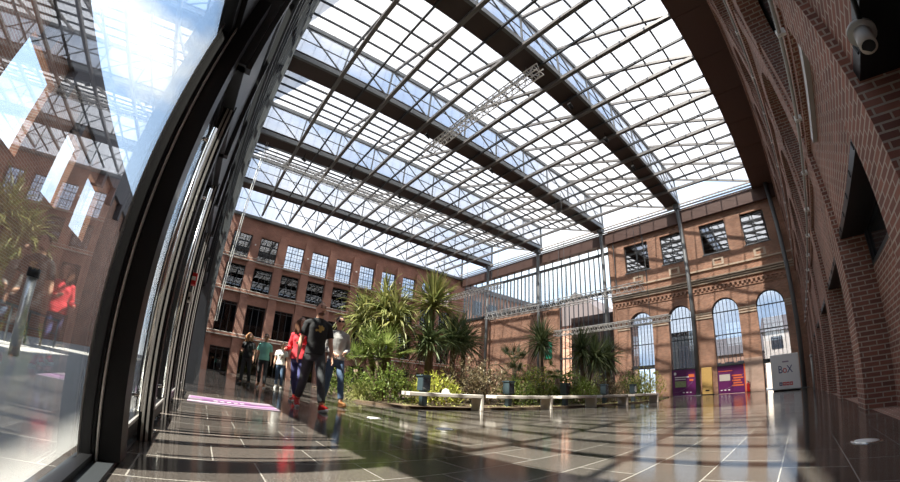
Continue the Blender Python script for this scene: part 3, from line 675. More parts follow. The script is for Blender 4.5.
# banners in the arches
def banner(x0, x1, lab, right):
    t = thing('banner_stand', lab, 'banner', ((x0 + x1) / 2, D + .05, 0)); w = (x1 - x0) / 2
    MB().box(-w, w, -.02, .02, .02, 2.15).build('sheet', 'purple', t)
    pm = MB(); om = MB(); ph = MB()
    if not right:
        pm.ball((-w + .28, -.02, 1.85), (.11, .01, .13), 10, 6); pm.box(-w + .25, w * .35, -.03, -.02, 1.5, 1.58); pm.box(-w + .25, w * .1, -.03, -.02, 1.34, 1.40)
        ph.box(-w + .25, -w + 1.2, -.03, -.02, .72, 1.22); om.box(w * .35, w * .8, -.03, -.02, 1.5, 1.75); om.box(w * .4, w * .7, -.03, -.02, 1.2, 1.35)
    else:
        ph.box(-w + .15, -w + 1.0, -.03, -.02, 1.0, 1.5)
        for k in range(5): om.box(w * .05 + .08 * (k % 2), w * .85 - .1 * (k % 3), -.03, -.02, .55 + .19 * k, .66 + .19 * k)
        om.box(-w + .1, w * .1, -.03, -.02, 1.72, 1.78)
    for k in range(3): pm.box(-w + .2 + .3 * k + (.7 if not right else 0), -w + .35 + .3 * k + (.7 if not right else 0), -.03, -.02, .24, .32)
    om2 = MB()
    for k in range(10): a = -.9 + k * .19; om2.bar((a, -.024, .3 + .012 * (k * k)), (a + .19, -.024, .3 + .012 * ((k + 1) ** 2)), .012)
    pm.build('white_print', 'white_print', t)['kind'] = 'stuff'; om.build('orange_print', 'orange', t); ph.build('photo_print', 'print_green' if not right else 'trim_pale', t); om2.build('curved_line', 'pink_mat', t)
    fr = MB().box(-w, -w + .04, -.03, .03, 0, 2.2).box(w - .04, w, -.03, .03, 0, 2.2).box(-w, w, -.03, .03, 2.15, 2.2); fr.build('frame', 'steel_dark', t)
banner(-9.95, -7.8, 'purple banner filling the foot of the second arch, white emblem at top left', False)
banner(-6.1, -3.9, 'purple banner with orange print filling the foot of the third arch', True)
tag(MB().box(-3.96, -3.86, D - .05, D - .02, 0, 2.2).build('banner_edge', 'orange'), 'narrow orange strip beside the right purple banner', 'banner strip')
t = thing('wooden_totem', 'upright ochre wooden panel between the two purple banners', 'panel', (-6.86, D - .35, 0))
MB().box(-.42, .42, -.12, .12, .06, 2.15).build('body', 'ochre_wood', t, bevel=.02); MB().box(-.34, .34, -.13, -.12, .2, 2.0).build('front_panel', 'ochre_wood', t)
MB().box(-.16, .16, -.15, -.13, .3, .4).build('slot', 'black_frame', t); MB().box(-.5, .5, -.2, .2, 0, .06).build('foot', 'black_frame', t)
t = thing('fire_extinguisher', 'red fire extinguisher at the foot of the pale brick pier', 'fire extinguisher', (-3.66, D - .4, 0))
MB().tube([(0, 0, .02), (0, 0, .08), (0, 0, .62), (0, 0, .7), (0, 0, .74)], [.10, .13, .13, .08, .04], 14).build('cylinder', 'red', t, True)
MB().tube([(0, 0, .72), (0, 0, .86)], .03, 8).bar((-.1, 0, .86), (.06, 0, .82), .03).build('valve', 'black_frame', t)
MB().tube([(.03, 0, .78), (.17, 0, .7), (.17, 0, .35)], .02, 8).build('hose', 'black_frame', t, True)
# benches and bollards
def bx(y): return -7.05 + .11 * (y - 6.5)
BE = [(4.45, 6.6), (7.0, 9.25), (9.65, 11.55), (11.9, 13.7), (14.2, 16.4)]
for i, (a, b) in enumerate(BE):
    xa, xb = bx(a), bx(b); L = math.hypot(b - a, xb - xa); rz = -math.atan2(xb - xa, b - a)
    t = thing('bench', 'pale slab bench with one end leg, %s from the left in the row' % ORD[i], 'bench', (xa, a, 0), rz, group='pale slab benches before the planting')
    m = MB(); m.box(-.46, 0, 0, L, .335, .425); m.build('seat', 'concrete_bench', t, bevel=.012)
    MB().box(-.46, 0, L - .09, L - .002, 0, .336).build('leg', 'concrete_bench', t, bevel=.012)
t = thing('cap', 'small white cap left lying on the first bench', 'cap', (bx(5.6) - .25, 5.6, .425)); MB().ball((0, 0, .03), (.11, .10, .09), 14, 8).build('crown', 'white_cloth', t, True); MB().ball((.12, -.02, .012), (.09, .08, .012), 12, 5).build('peak', 'white_cloth', t, True)
for i, (x, y) in enumerate([(-8.05, 5.35), (-7.9, 8.45), (-7.7, 11.3), (-7.45, 13.9), (-7.2, 16.3)]):
    t = thing('bollard_lamp', 'dark bollard lamp with a square lantern head behind the %s bench' % ORD[i], 'bollard lamp', (x, y, 0), group='bollard lamps behind the benches')
    MB().box(-.08, .08, -.08, .08, 0, .46).build('post', 'bollard_dark', t); h = MB(); h.box(-.13, .13, -.13, .13, .46, .84); h.build('lantern', 'bollard_dark', t, bevel=.01)
    MB().box(-.155, .155, -.155, .155, .84, .88).build('lid', 'bollard_dark', t); MB().box(.13, .136, -.10, .10, .51, .79).build('pane', 'window_dark', t)
# planter
pl = MB(); op = [(-7.65, 4.6), (-9.3, 4.05), (-12, 4.3), (-22, 6.5), (-22, 27), (-9, 27), (-6.7, 18)]
n = len(op); pl.v += [(x, y, 0) for x, y in op] + [(x, y, .06) for x, y in op]; pl.f += [tuple(range(n))[::-1], tuple(range(n, 2 * n))] + [(i, (i + 1) % n, n + (i + 1) % n, n + i) for i in range(n)]
tag(pl.build('planting_bed', 'soil'), 'low bed of brown earth and leaf litter under the palms', 'planting bed', kind='structure')
# ------------------------------------------------------------------ plants
def blade(mb, o, d, L, w, droop, seg=5, fold=.3, up0=None):
    """one sword leaf: starts at o heading d, bends down by gravity"""
    o = Vector(o); d = Vector(d).normalized(); side = d.cross(Vector((0, 0, 1)))
    side = side.normalized() if side.length > .05 else Vector((1, 0, 0)); p = o; b = len(mb.v); st = L / seg
    for k in range(seg + 1):
        f = k / seg; ww = w * (1 - f ** 2.2) * (.55 + .9 * min(f * 3, .5)); nrm = side.cross(d).normalized()
        mb.v += [tuple(p - side * ww / 2 + nrm * ww * fold), tuple(p), tuple(p + side * ww / 2 + nrm * ww * fold)]
        d = (d + Vector((0, 0, -droop * (.4 + f)))).normalized(); p = p + d * st
    for k in range(seg):
        q = b + 3 * k; mb.f += [(q, q + 1, q + 4, q + 3), (q + 1, q + 2, q + 5, q + 4)]
def crown(mb, c, n, L, w, droop, r, elmin=-40, elmax=88):
    for _ in range(n):
        az = r.uniform(0, 2 * PI); el = math.radians(elmin + (elmax - elmin) * r.random() ** .8)
        d = Vector((math.cos(az) * math.cos(el), math.sin(az) * math.cos(el), math.sin(el)))
        cc = Vector(c) + Vector((r.uniform(-.05, .05), r.uniform(-.05, .05), r.uniform(-.25, .1)))
        blade(mb, cc + d * .06, d, L * r.uniform(.7, 1.1), w, droop * r.uniform(.6, 1.3))
def sword_tree(x, y, heads, L, w, droop, n, lab, mat='leaf_sword', seed=1, tr=.10, lowest=-40):
    r = random.Random(seed); t = thing('palm_tree', lab, 'palm tree', (x, y, .03), group='palms and cordylines in the bed')
    for i, (hx, hy, hz) in enumerate(heads):
        p = [(hx * f + .05 * math.sin(4 * f + i), hy * f, hz * f) for f in [k / 6 for k in range(7)]]
        MB().tube(p, [tr * (1.25 - .35 * k / 6) for k in range(7)], 10).build('trunk', 'bark', t, True)
        m = MB(); crown(m, (hx, hy, hz), n, L, w, droop, r, lowest); m.build('foliage', mat, t)
    return t
sword_tree(-11.6, 5.9, [(-.1, -.1, 3.2), (.5, .1, 2.7), (-.5, -.65, 2.7)], 1.5, .085, .42, 160, 'tall drooping long-leaved palm at the left end of the bed', seed=3, lowest=-20)
sword_tree(-10.8, 7.35, [(0, 0, 3.65)], 1.4, .075, .10, 230, 'tallest upright spiky palm behind the left bench', seed=4, lowest=-50)
sword_tree(-10.7, 7.2, [(0.1, -.1, 2.2)], 1.25, .07, .16, 150, 'lower spiky crown beneath the tallest palm', 'leaf_dark', seed=14, lowest=-50)
sword_tree(-11.6, 9.0, [(0, 0, 2.6)], 1.3, .07, .12, 230, 'dark spiky palm right of the tallest one', 'leaf_dark', seed=5, lowest=-50)
sword_tree(-12.6, 10.4, [(0, 0, 2.75)], 1.35, .075, .14, 200, 'dark spiky palm nearest the low brick wall, left group', 'leaf_dark', seed=6, lowest=-50)
sword_tree(-10.5, 13.4, [(0, 0, 2.95)], 1.15, .07, .10, 270, 'single round-headed spiky palm before the green sign', 'leaf_dark', seed=7, lowest=-60)
sword_tree(-9.0, 14.6, [(0, 0, 2.55), (.55, .3, 2.2)], 1.2, .07, .12, 200, 'broad spiky palm right of the green sign', 'leaf_dark', seed=8, lowest=-60)
sword_tree(-9.0, 17.2, [(0, 0, 2.35)], 1.3, .07, .14, 210, 'rightmost dark spiky palm near the arched wall', 'leaf_dark', seed=9, lowest=-60)
def fan_palm(x, y, h, lab, nf=16, seed=1, fr=.55, mat='leaf_fan'):
    r = random.Random(seed); t = thing('fan_palm', lab, 'fan palm', (x, y, .03), group='fan palms in the bed')
    MB().tube([(0, 0, 0), (.03, 0, h * .5), (0, 0, h)], [.13, .12, .10], 10).build('trunk', 'bark', t, True)
    st = MB(); m = MB()
    for k in range(nf):
        az = 2 * PI * k / nf + r.uniform(-.2, .2); el = math.radians(r.uniform(-5, 70)); d = Vector((math.cos(az) * math.cos(el), math.sin(az) * math.cos(el), math.sin(el)))
        L = r.uniform(.55, .85); o = Vector((0, 0, h)); e = o + d * L + Vector((0, 0, -.05)); st.tube([o, o + d * L * .5 + Vector((0, 0, .02)), e], .011, 5)
        s = d.cross(Vector((0, 0, 1))).normalized()
        for q in range(18):
            a = math.radians(-115 + 230 * q / 17); dd = d * math.cos(a) + s * math.sin(a); blade(m, e, dd + Vector((0, 0, .05)), fr * (1 - .25 * abs(a) / 2), .05, .10, 3, .2)
    st.build('stem', 'leaf_bush', t); m.build('foliage', mat, t)
fan_palm(-10.6, 5.25, 1.35, 'bright fan palm with pleated round leaves under the drooping palm', 18, 2, .7)
fan_palm(-11.8, 5.0, .95, 'smaller bright fan palm at the far left of the bed', 14, 5, .55)
fan_palm(-12.0, 13.2, 1.9, 'dull fan palm left of the round-headed palm', 12, 3, .55, 'leaf_dark')
fan_palm(-10.4, 11.6, 1.0, 'low dull fan palm at the middle of the bed', 12, 8, .5, 'leaf_dark')
fan_palm(-9.2, 12.9, 1.1, 'low fan palm at the foot of the round-headed palm', 12, 9, .45, 'leaf_bush')
def shrub(x, y, rx, h, n, ls, mat, lab, seed, name='shrub'):
    r = random.Random(seed); t = thing(name, lab, 'shrub', (x, y, .03), group='shrubs under the palms'); m = MB(); st = MB()
    for k in range(9):
        a = r.uniform(0, 2 * PI); st.tube([(0, 0, 0), (math.cos(a) * rx * .4, math.sin(a) * rx * .4, h * .5), (math.cos(a) * rx * .7, math.sin(a) * rx * .7, h * .85)], [.02, .014, .006], 5)
    for k in range(n):
        a = r.uniform(0, 2 * PI); rr = rx * math.sqrt(r.random()); z = h * (r.random() ** .7) * math.sqrt(max(.05, 1 - (rr / rx) ** 2 * .8)) * (1 + .15 * math.sin(3 * a + seed))
        el = r.uniform(-.3, 1.2); d = Vector((math.cos(a + r.uniform(-.9, .9)) * math.cos(el), math.sin(a + r.uniform(-.9, .9)) * math.cos(el), math.sin(el)))
        blade(m, (rr * math.cos(a), rr * math.sin(a), z), d, ls * r.uniform(.6, 1.3), ls * .38, .15, 3, .15)
    st.build('stem', 'bark', t); m.build('foliage', mat, t)
SH = [(-9.6, 5.0, .75, .85, 'leaf_bush', 'mid green bush left of the first bench'), (-11.6, 4.75, .9, .75, 'leaf_bush', 'spreading green bush at the left tip of the bed'), (-9.0, 6.4, .7, .75, 'leaf_lime', 'light green bush behind the first bench'),
      (-10.2, 8.2, 1.0, 1.25, 'leaf_olive', 'feathery olive bush above the first bench end'), (-9.3, 8.9, .8, 1.2, 'leaf_olive', 'dull green bush between the first two benches'), (-9.0, 10.0, .7, .8, 'leaf_bush', 'dark leafy bush behind the second bench, left'),
      (-9.6, 11.7, .85, 1.15, 'leaf_lime', 'bright lime bush behind the second bench'), (-8.6, 11.3, .6, .7, 'leaf_bush', 'small green bush beside the bright lime one'), (-9.3, 14.1, 1.0, 1.1, 'leaf_bush', 'dark bush around the round-headed palm'),
      (-8.3, 13.5, .7, .75, 'leaf_bush', 'low bush behind the third bench'), (-8.2, 15.6, .8, .9, 'leaf_olive', 'dull bush behind the fourth bench'), (-7.9, 17.6, .9, 1.1, 'leaf_bush', 'green bush behind the fifth bench'),
      (-8.0, 19.8, 1.1, 1.3, 'leaf_lime', 'yellow green bush near the arched wall'), (-9.4, 21.5, 1.3, 1.5, 'leaf_olive', 'large dull bush before the first arch'), (-12.5, 7.0, 1.1, 1.1, 'leaf_bush', 'bush behind the left palms'),
      (-13, 11.5, 1.5, 1.4, 'leaf_olive', 'wide bush in the middle depth of the bed'), (-12.5, 16.0, 1.6, 1.5, 'leaf_bush', 'wide bush towards the low brick wall'), (-13, 20.5, 1.8, 1.7, 'leaf_bush', 'rearmost wide bush near the slatted screen')]
for i, (x, y, rx, h, mt, lab) in enumerate(SH): shrub(x, y, rx * 1.1, h * 1.3, int(620 + 450 * rx), .13 + .03 * rx, mt, lab, 20 + i)
r_ = random.Random(77); t = thing('ornamental_grass', 'arching yellow green grass mound at the left edge of the bed', 'grass', (-9.9, 4.35, 0)); m = MB()
for k in range(420):
    a = r_.uniform(0, 2 * PI); el = r_.uniform(.5, 1.4); blade(m, (r_.uniform(-.12, .12), r_.uniform(-.12, .12), 0), (math.cos(a) * math.cos(el), math.sin(a) * math.cos(el), math.sin(el)), r_.uniform(.6, .95), .014, .34, 6, .1)
m.build('foliage', 'leaf_reed', t)
r_ = random.Random(9); m = MB()
for k in range(900):
    y = r_.uniform(4.8, 20); x = bx(y) - .75 - r_.random() ** 1.5 * 3
    a = r_.uniform(0, 2 * PI); blade(m, (x, y, .06), (math.cos(a), math.sin(a), r_.uniform(.05, .6)), r_.uniform(.05, .14), .05, .1, 2, .1)
tag(m.build('leaf_litter', 'leaf_reed'), 'scattered dry leaves and low groundcover along the bed edge', 'groundcover', kind='stuff')
# ------------------------------------------------------------------ people
CT = bpy.data.textures.new('crease', 'CLOUDS'); CT.noise_scale = .13; CT.noise_depth = 2
def crease(o, k=.014):
    d = o.modifiers.new('crease', 'DISPLACE'); d.texture = CT; d.strength = k; d.mid_level = .35; d.texture_coords = 'LOCAL'
def human(name_lab, loc, face, H, pose, clothes, hair, extras=None, child_scale=1.0):
    """local frame: +x forward, +y left, z up; pose angles in degrees"""
    root = thing('person', name_lab, 'person', loc, math.radians(face), group='people walking through the hall')
    k = H / 1.78
    V = Vector
    def leg(sgn, th, kn, splay=2):
        hip = V((0, sgn * .088, .93)); a = math.radians(th); s = math.radians(splay) * sgn
        knee = hip + V((math.sin(a), math.sin(s), -math.cos(a))) * .44
        b = math.radians(th - kn); ank = knee + V((math.sin(b), math.sin(s) * .5, -math.cos(b))) * .43
        return hip, knee, ank, math.radians(-(th - kn) * .0)
    LL = leg(1, *pose['L'][:2]); RL = leg(-1, *pose['R'][:2])
    pit = {1: pose['L'][2] if len(pose['L']) > 2 else 0, -1: pose['R'][2] if len(pose['R']) > 2 else 0}   # foot pitch, + toes down
    def foot_pts(ank, sgn):
        p = math.radians(pit[sgn]); out = V((math.cos(p), sgn * .12, -math.sin(p))); heel = ank + V((-math.sin(p) * .08 - .045 * math.cos(p), 0, -math.cos(p) * .075 + .045 * math.sin(p)))
        ball_ = heel + out * .17; toe = ball_ + V((math.cos(p * .4), sgn * .1, -math.sin(p * .4))) * .075
        return heel, ball_, toe
    low = min(min(q.z for q in foot_pts(LL[2], 1)), min(q.z for q in foot_pts(RL[2], -1))) - .035
    lean = math.radians(pose.get('lean', 3))
    def up(p): return V((p.x + (p.z - .93) * math.tan(lean), p.y, p.z))
    fin = Matrix.Translation((0, 0, -low * k)) @ Matrix.Scale(k, 4)
    broad = clothes.get('broad', 1.0)
    shy = .185 * broad
    def arm(sgn, sw, el, ab=9, inw=0):
        sh = up(V((0, sgn * shy, 1.405))); a = math.radians(sw); b = math.radians(ab) * sgn
        e = sh + V((math.sin(a), math.sin(b), -math.cos(a) * math.cos(b))) * .29
        c = math.radians(sw + el); w = V((math.sin(c), -math.sin(math.radians(inw)) * sgn + math.sin(b) * .4, -math.cos(c))).normalized()
        return sh, e, e + w * .25, w
    AL = arm(1, *pose['LA']); AR = arm(-1, *pose['RA'])
    b = MB()
    # torso, neck, head : one continuous surface after remeshing
    s0 = len(b.v)
    f_ = clothes.get('female', False)
    hipw, waist, chest = (.165, .125, .145) if f_ else (.155, .140, .165)
    b.stack([(.82, .085, hipw * .8, 0), (.90, .11, hipw, 0), (.98, .108, hipw * .98, 0), (1.10, .092, waist * broad, .005), (1.22, .10, waist * 1.06 * broad, .01), (1.34, .112, chest * broad, .008), (1.40, .090, (chest - .018) * broad, 0), (1.445, .07, .11, 0), (1.49, .056, .07, -.002), (1.53, .052, .055, 0)])
    b.tube([(-.005, 0, 1.46), (.01, 0, 1.53), (.02, 0, 1.60)], [.058, .054, .056], 14)
    if f_ is True: b.ball((.075, .065, 1.31), .062); b.ball((.075, -.065, 1.31), .062)
    for i in range(s0, len(b.v)): b.v[i] = tuple(up(V(b.v[i])))
    yaw = Matrix.Rotation(math.radians(pose.get('head', 0)), 3, 'Z') @ Matrix.Rotation(math.radians(pose.get('nod', 0)), 3, 'Y')
    hc = up(V((.025, 0, 1.665)))
    hc = hc + V((0, 0, .008)); hs = 1.10; hp = lambda x, y, z: hc + yaw @ V((x, y, z)) * hs
    b.ball(hc, (.106, .083, .119), 18, 12, yaw); b.ball(hp(.02, 0, -.055), (.075, .061, .068), 14, 9, yaw)
    b.ball(hp(.055, 0, -.088), (.028, .03, .022), 10, 6)
    b.tube([hp(.088, 0, .012), hp(.112, 0, -.022), hp(.10, 0, -.034)], [.010, .016, .013], 8)
    for s in (1, -1): b.ball(hp(-.005, s * .078, -.01), (.018, .010, .032), 8, 6, yaw); b.ball(hp(.078, s * .032, .024), (.02, .022, .012), 8, 5, yaw)
    for s, A in ((1, AL), (-1, AR)):
        sh, e, w, wd = A
        b.tube([up(V((0, s * (shy - .10), 1.415))), sh, sh.lerp(e, .45), e, e.lerp(w, .3), w], [.034, .050, .045, .038, .040, .026], 12)
        # hand: palm + four fingers + thumb
        sd = V((0, 1, 0)); fw = (wd.cross(sd)).normalized(); pal = w + wd * .05
        b.tube([w, w + wd * .03, w + wd * .085], [.026, .036, .036], 10, flat=.5, side=fw if abs(fw.dot(wd)) < .9 else None)
        for fi, (off, ln) in enumerate(((.027, .065), (.010, .075), (-.009, .07), (-.026, .055))):
            st = w + wd * .075 + fw * -off; b1 = st + wd * ln * .55; b2 = b1 + (wd * .75 - sd * s * .6).normalized() * ln * .5
            b.tube([st, b1, b2], [.0100, .0092, .008], 7)
        th0 = w + wd * .025 + fw * -.028; b.tube([th0, th0 + (wd * .6 - fw * .8).normalized() * .035, th0 + (wd - fw * .55).normalized() * .068], [.013, .011, .009], 7)
    for s, Lg in ((1, LL), (-1, RL)):
        h, kn, an, _ = Lg
        b.tube([h + V((0, 0, .04)), h.lerp(kn, .3), kn, kn.lerp(an, .3), an], [.074, .070, .052, .053, .036], 12)
        hl, bl, to = foot_pts(an, s); b.tube([an, (an + hl) / 2, hl + V((.02, 0, .01))], [.035, .036, .034], 10); b.tube([hl, bl, to], [.032, .034, .022], 10, flat=1.1)
    b.xf(fin)
    def solid(mb, nm, mat, vox, par=root, sm=5):
        o = mb.build(nm, mat, par, True); r = o.modifiers.new('join', 'REMESH'); r.mode = 'VOXEL'; r.voxel_size = vox; r.use_smooth_shade = True
        if sm: q = o.modifiers.new('soft', 'SMOOTH'); q.iterations = sm; q.factor = .5
        return o
    body = solid(b, 'body', 'skin', .0095, sm=2)
    # shirt
    c = MB(); g = clothes.get('fit', 1.10)
    hem = clothes.get('hem', .90)
    secs = [(hem, .128 * g, max(.178, hipw * g * 1.05), 0), (1.0, .120 * g, hipw * g * 1.02, 0), (1.10, .106 * g, waist * broad * g * 1.04, .005), (1.22, .112 * g, waist * 1.1 * broad * g, .01), (1.34, .120 * g, chest * broad * g, .008), (1.41, .100 * g, (chest - .005) * broad * g, 0), (1.45, .085, .125, 0), (1.49, .070, .088, -.002), (1.515, .064, .068, -.002)]
    c.stack(secs)
    if f_ is True: c.ball((.08, .065, 1.31), .07); c.ball((.08, -.065, 1.31), .07)
    for i in range(len(c.v)): c.v[i] = tuple(up(V(c.v[i])))
    sl_ = clothes.get('sleeve', .6)
    for s, A in ((1, AL), (-1, AR)):
        sh, e, w, wd = A; st = up(V((0, s * (shy - .10), 1.432)))
        c.tube([up(V((0, s * .035, 1.465))), up(V((0, s * (shy - .09), 1.44))), sh], [.055, .058, .06], 12)
        if sl_ <= 1: c.tube([st, sh + V((0, 0, .0)), sh.lerp(e, sl_)], [.066, .064, .063 if sl_ < 1 else .055], 12)
        else: c.tube([st, sh, sh.lerp(e, .5), e, e.lerp(w, min(1, sl_ - 1))], [.066, .062, .056, .052, .042], 12)
    c.xf(fin); shirt = solid(c, clothes.get('top', 'shirt'), clothes['shirt'], .012); crease(shirt)
    # trousers
    c = MB(); tg = clothes.get('tfit', 1.0)
    c.stack([(.80, .10, hipw * .86, 0), (.88, .118, hipw * 1.06, 0), (.97, .114, hipw * 1.05, 0), (1.02, .108, hipw * .99, .002)])
    for s, Lg in ((1, LL), (-1, RL)):
        h, kn, an, _ = Lg
        c.tube([h + V((0, 0, .03)), h.lerp(kn, .3), kn, kn.lerp(an, .4), kn.lerp(an, .93)], [.082, .086 * tg, .068 * tg, .064 * tg, .058 * tg], 12)
    c.xf(fin); crease(solid(c, 'trousers', clothes['trousers'], .012), .016)
    for s, Lg in ((1, LL), (-1, RL)):
        hl, bl, to = foot_pts(Lg[2], s); c = MB(); p = math.radians(pit[s])
        c.tube([Lg[2] + V((0, 0, .0)), (Lg[2] + hl) / 2 + V((0, 0, -.005)), hl + V((.02, 0, .005))], [.045, .046, .043], 10); c.tube([hl + V((-.012, 0, 0)), (hl + bl) / 2 + V((0, 0, .012)), bl, to], [.040, .043, .043, .030], 12, flat=1.1)
        c.xf(fin); sh_ = solid(c, 'shoe', clothes['shoe'], .010, sm=3)
        c = MB(); off = V((math.sin(p) * -.03, 0, -.03)); c.tube([hl + V((-.025, 0, -.024)), bl + V((0, 0, -.028)), to + V((.02, 0, -.024))], [.032, .04, .03], 12, flat=1.15)
        for i in range(len(c.v)):
            pass
        c.xf(fin); 
        so = c.build('sole', clothes.get('sole', 'white_print'), sh_, True); so.scale = (1, 1, 1)
        r = so.modifiers.new('join', 'REMESH'); r.mode = 'VOXEL'; r.voxel_size = .012
    # hair
    c = MB()
    if hair[0] == 'short':
        c.ball(hp(-.018, 0, .024), (.108, .090, .114), 16, 10, yaw)
        keep = [(hp(-.016, 0, .022))]
    elif hair[0] == 'crop':
        c.ball(hp(-.016, 0, .024), (.101, .0865, .105), 16, 10, yaw)
    else:
        c.ball(hp(-.030, 0, .02), (.115, .101, .122), 16, 10, yaw)
        rr = random.Random(3); ln = hair[2] if len(hair) > 2 else .28
        for q in range(26):
            a = rr.uniform(.45, 2 * PI - .45); x, y = math.cos(a) * .085 - .03, math.sin(a) * .085
            c.tube([hp(x, y, .05), hp(x * 1.15 - .015, y * 1.25, -.05), hp(x * 1.2 - .01, y * 1.35, -ln * rr.uniform(.7, 1))], [.035, .036, .018], 7)
        c.ball(hp(-.04, 0, .02), (.1, .09, .11))
    c.xf(fin); solid(c, 'hair', hair[1], .012, sm=2)
    # face
    for s in (1, -1): MB().ball(hp(.090, s * .032, .010), (.009, .014, .008), 8, 6, yaw).xf(fin).build('eye', 'eye_dark', root, True)
    c = MB().ball(hp(.083, 0, -.056), (.010, .024, .007), 10, 6, yaw); c.xf(fin); c.build('mouth', 'lip', root, True)
    for s in (1, -1): MB().ball(hp(.091, s * .034, .034), (.008, .020, .005), 8, 5, yaw).xf(fin).build('eyebrow', hair[1], root, True)
    ex = extras or {}
    if 'glasses' in ex:
        c = MB()
        for s in (1, -1): c.ball(hp(.100, s * .034, .008), (.008, .030, .021), 10, 6, yaw); c.bar(hp(.09, s * .07, .012), hp(-.01, s * .082, .01), .006)
        c.bar(hp(.103, -.01, .012), hp(.103, .01, .012), .006); c.xf(fin); c.build('sunglasses', 'lens', root)
    if 'print' in ex:
        mt, z, w_, h_ = ex['print']; c = MB()
        r = random.Random(2); zz = up(V((0, 0, z))).x
        rx = .120 * g + .006
        for q in range(14):
            a = r.uniform(-w_, w_); v = r.uniform(-h_, h_) * (1 - abs(a) / w_ * .6)
            c.ball((zz + .006 + rx * math.sqrt(max(0, 1 - (a / (chest * g)) ** 2)), a, z + v), (.005, .020, .020), 8, 5)
        c.xf(fin); c.build('shirt_print', mt, root, True)
    if 'beard' in ex:
        c = MB().ball(hp(.040, 0, -.082), (.062, .053, .034), 12, 8, yaw); c.ball(hp(.090, 0, -.044), (.010, .022, .005), 8, 5, yaw); c.xf(fin); c.build('beard', 'hair_brown', root, True)
    if 'belt' in ex:
        pass
    if 'wrist' in ex:
        s, A = (1, AL) if ex['wrist'] > 0 else (-1, AR); c = MB().tube([A[2] - A[3] * .03, A[2] - A[3] * .005], .034, 12); c.xf(fin); c.build('wristband', 'black_leather', root, True)
    if 'carry' in ex:
        A = AL if ex['carry'] > 0 else AR
    return root
human('man in black printed t-shirt, black jeans and red trainers striding at the front', (-6.1, 1.78, 0), -1, 1.82, {'L': (22, 4, -8), 'R': (-18, 20, 28), 'LA': (4, 14, 12, 0), 'RA': (-8, 10, 12, 0), 'lean': 2, 'head': 6},
      {'shirt': 'black_cloth', 'trousers': 'jean_dark', 'shoe': 'red', 'sleeve': .72, 'broad': 1.03, 'fit': 1.06, 'tfit': 1.1}, ('crop', 'hair_dark'), {'print': ('gold_print', 1.32, .06, .06), 'beard': 1})
human('woman with long curly brown hair in a red jacket and indigo trousers', (-7.5, 1.86, 0), -35, 1.68, {'L': (10, 6, 0), 'R': (-10, 16, 15), 'LA': (10, 95, 10, 35), 'RA': (-5, 80, 14, 10), 'lean': 0, 'head': 30},
      {'shirt': 'red_cloth', 'trousers': 'jean_indigo', 'shoe': 'red', 'sleeve': 1.95, 'female': True, 'fit': 1.16, 'hem': .88, 'top': 'jacket', 'tfit': .9}, ('long', 'hair_brown', .30))
human('man in grey long-sleeved top, sunglasses and blue jeans beside the planting', (-7.3, 2.6, 0), -5, 1.82, {'L': (18, 4, -6), 'R': (-12, 16, 18), 'LA': (-2, 72, 10, 38), 'RA': (0, 62, 8, 40), 'lean': 1, 'head': -5},
      {'shirt': 'grey_cloth', 'trousers': 'jean_blue', 'shoe': 'brown_leather', 'sleeve': 1.9, 'broad': 1.02, 'fit': 1.12, 'top': 'sweater', 'sole': 'brown_leather'}, ('short', 'hair_dark'), {'glasses': 1})
human('woman with loose auburn hair in a black top, leftmost of the distant trio', (-13.2, 1.45, 0), -25, 1.72, {'L': (-6, 8, 5), 'R': (10, 4, 0), 'LA': (0, 14, 10, 0), 'RA': (0, 92, 12, 30), 'lean': 0, 'head': 35},
      {'shirt': 'black_cloth', 'trousers': 'jean_dark', 'shoe': 'black_leather', 'sleeve': .6, 'female': True, 'fit': 1.14, 'sole': 'black_leather'}, ('long', 'hair_auburn', .22))
human('man in mint polo shirt and sunglasses in the middle of the distant trio', (-12.9, 1.98, 0), -12, 1.76, {'L': (14, 4, -4), 'R': (-12, 18, 18), 'LA': (-10, 12, 10, 0), 'RA': (10, 12, 10, 0), 'lean': 2, 'head': 5},
      {'shirt': 'mint_cloth', 'trousers': 'jean_dark', 'shoe': 'brown_leather', 'sleeve': .7, 'fit': 1.12}, ('short', 'hair_dark'), {'glasses': 1})
human('woman in white printed t-shirt and blue jeans, rightmost of the distant trio', (-13.6, 2.72, 0), -15, 1.62, {'L': (8, 4, -2), 'R': (-10, 14, 14), 'LA': (6, 12, 10, 0), 'RA': (0, 14, 10, 0), 'lean': 1, 'head': 0, 'nod': 14},
      {'shirt': 'white_cloth', 'trousers': 'jean_blue', 'shoe': 'white_cloth', 'sleeve': .6, 'female': True, 'fit': 1.12}, ('short', 'hair_dark'), {'print': ('room_stuff', 1.2, .07, .07)})
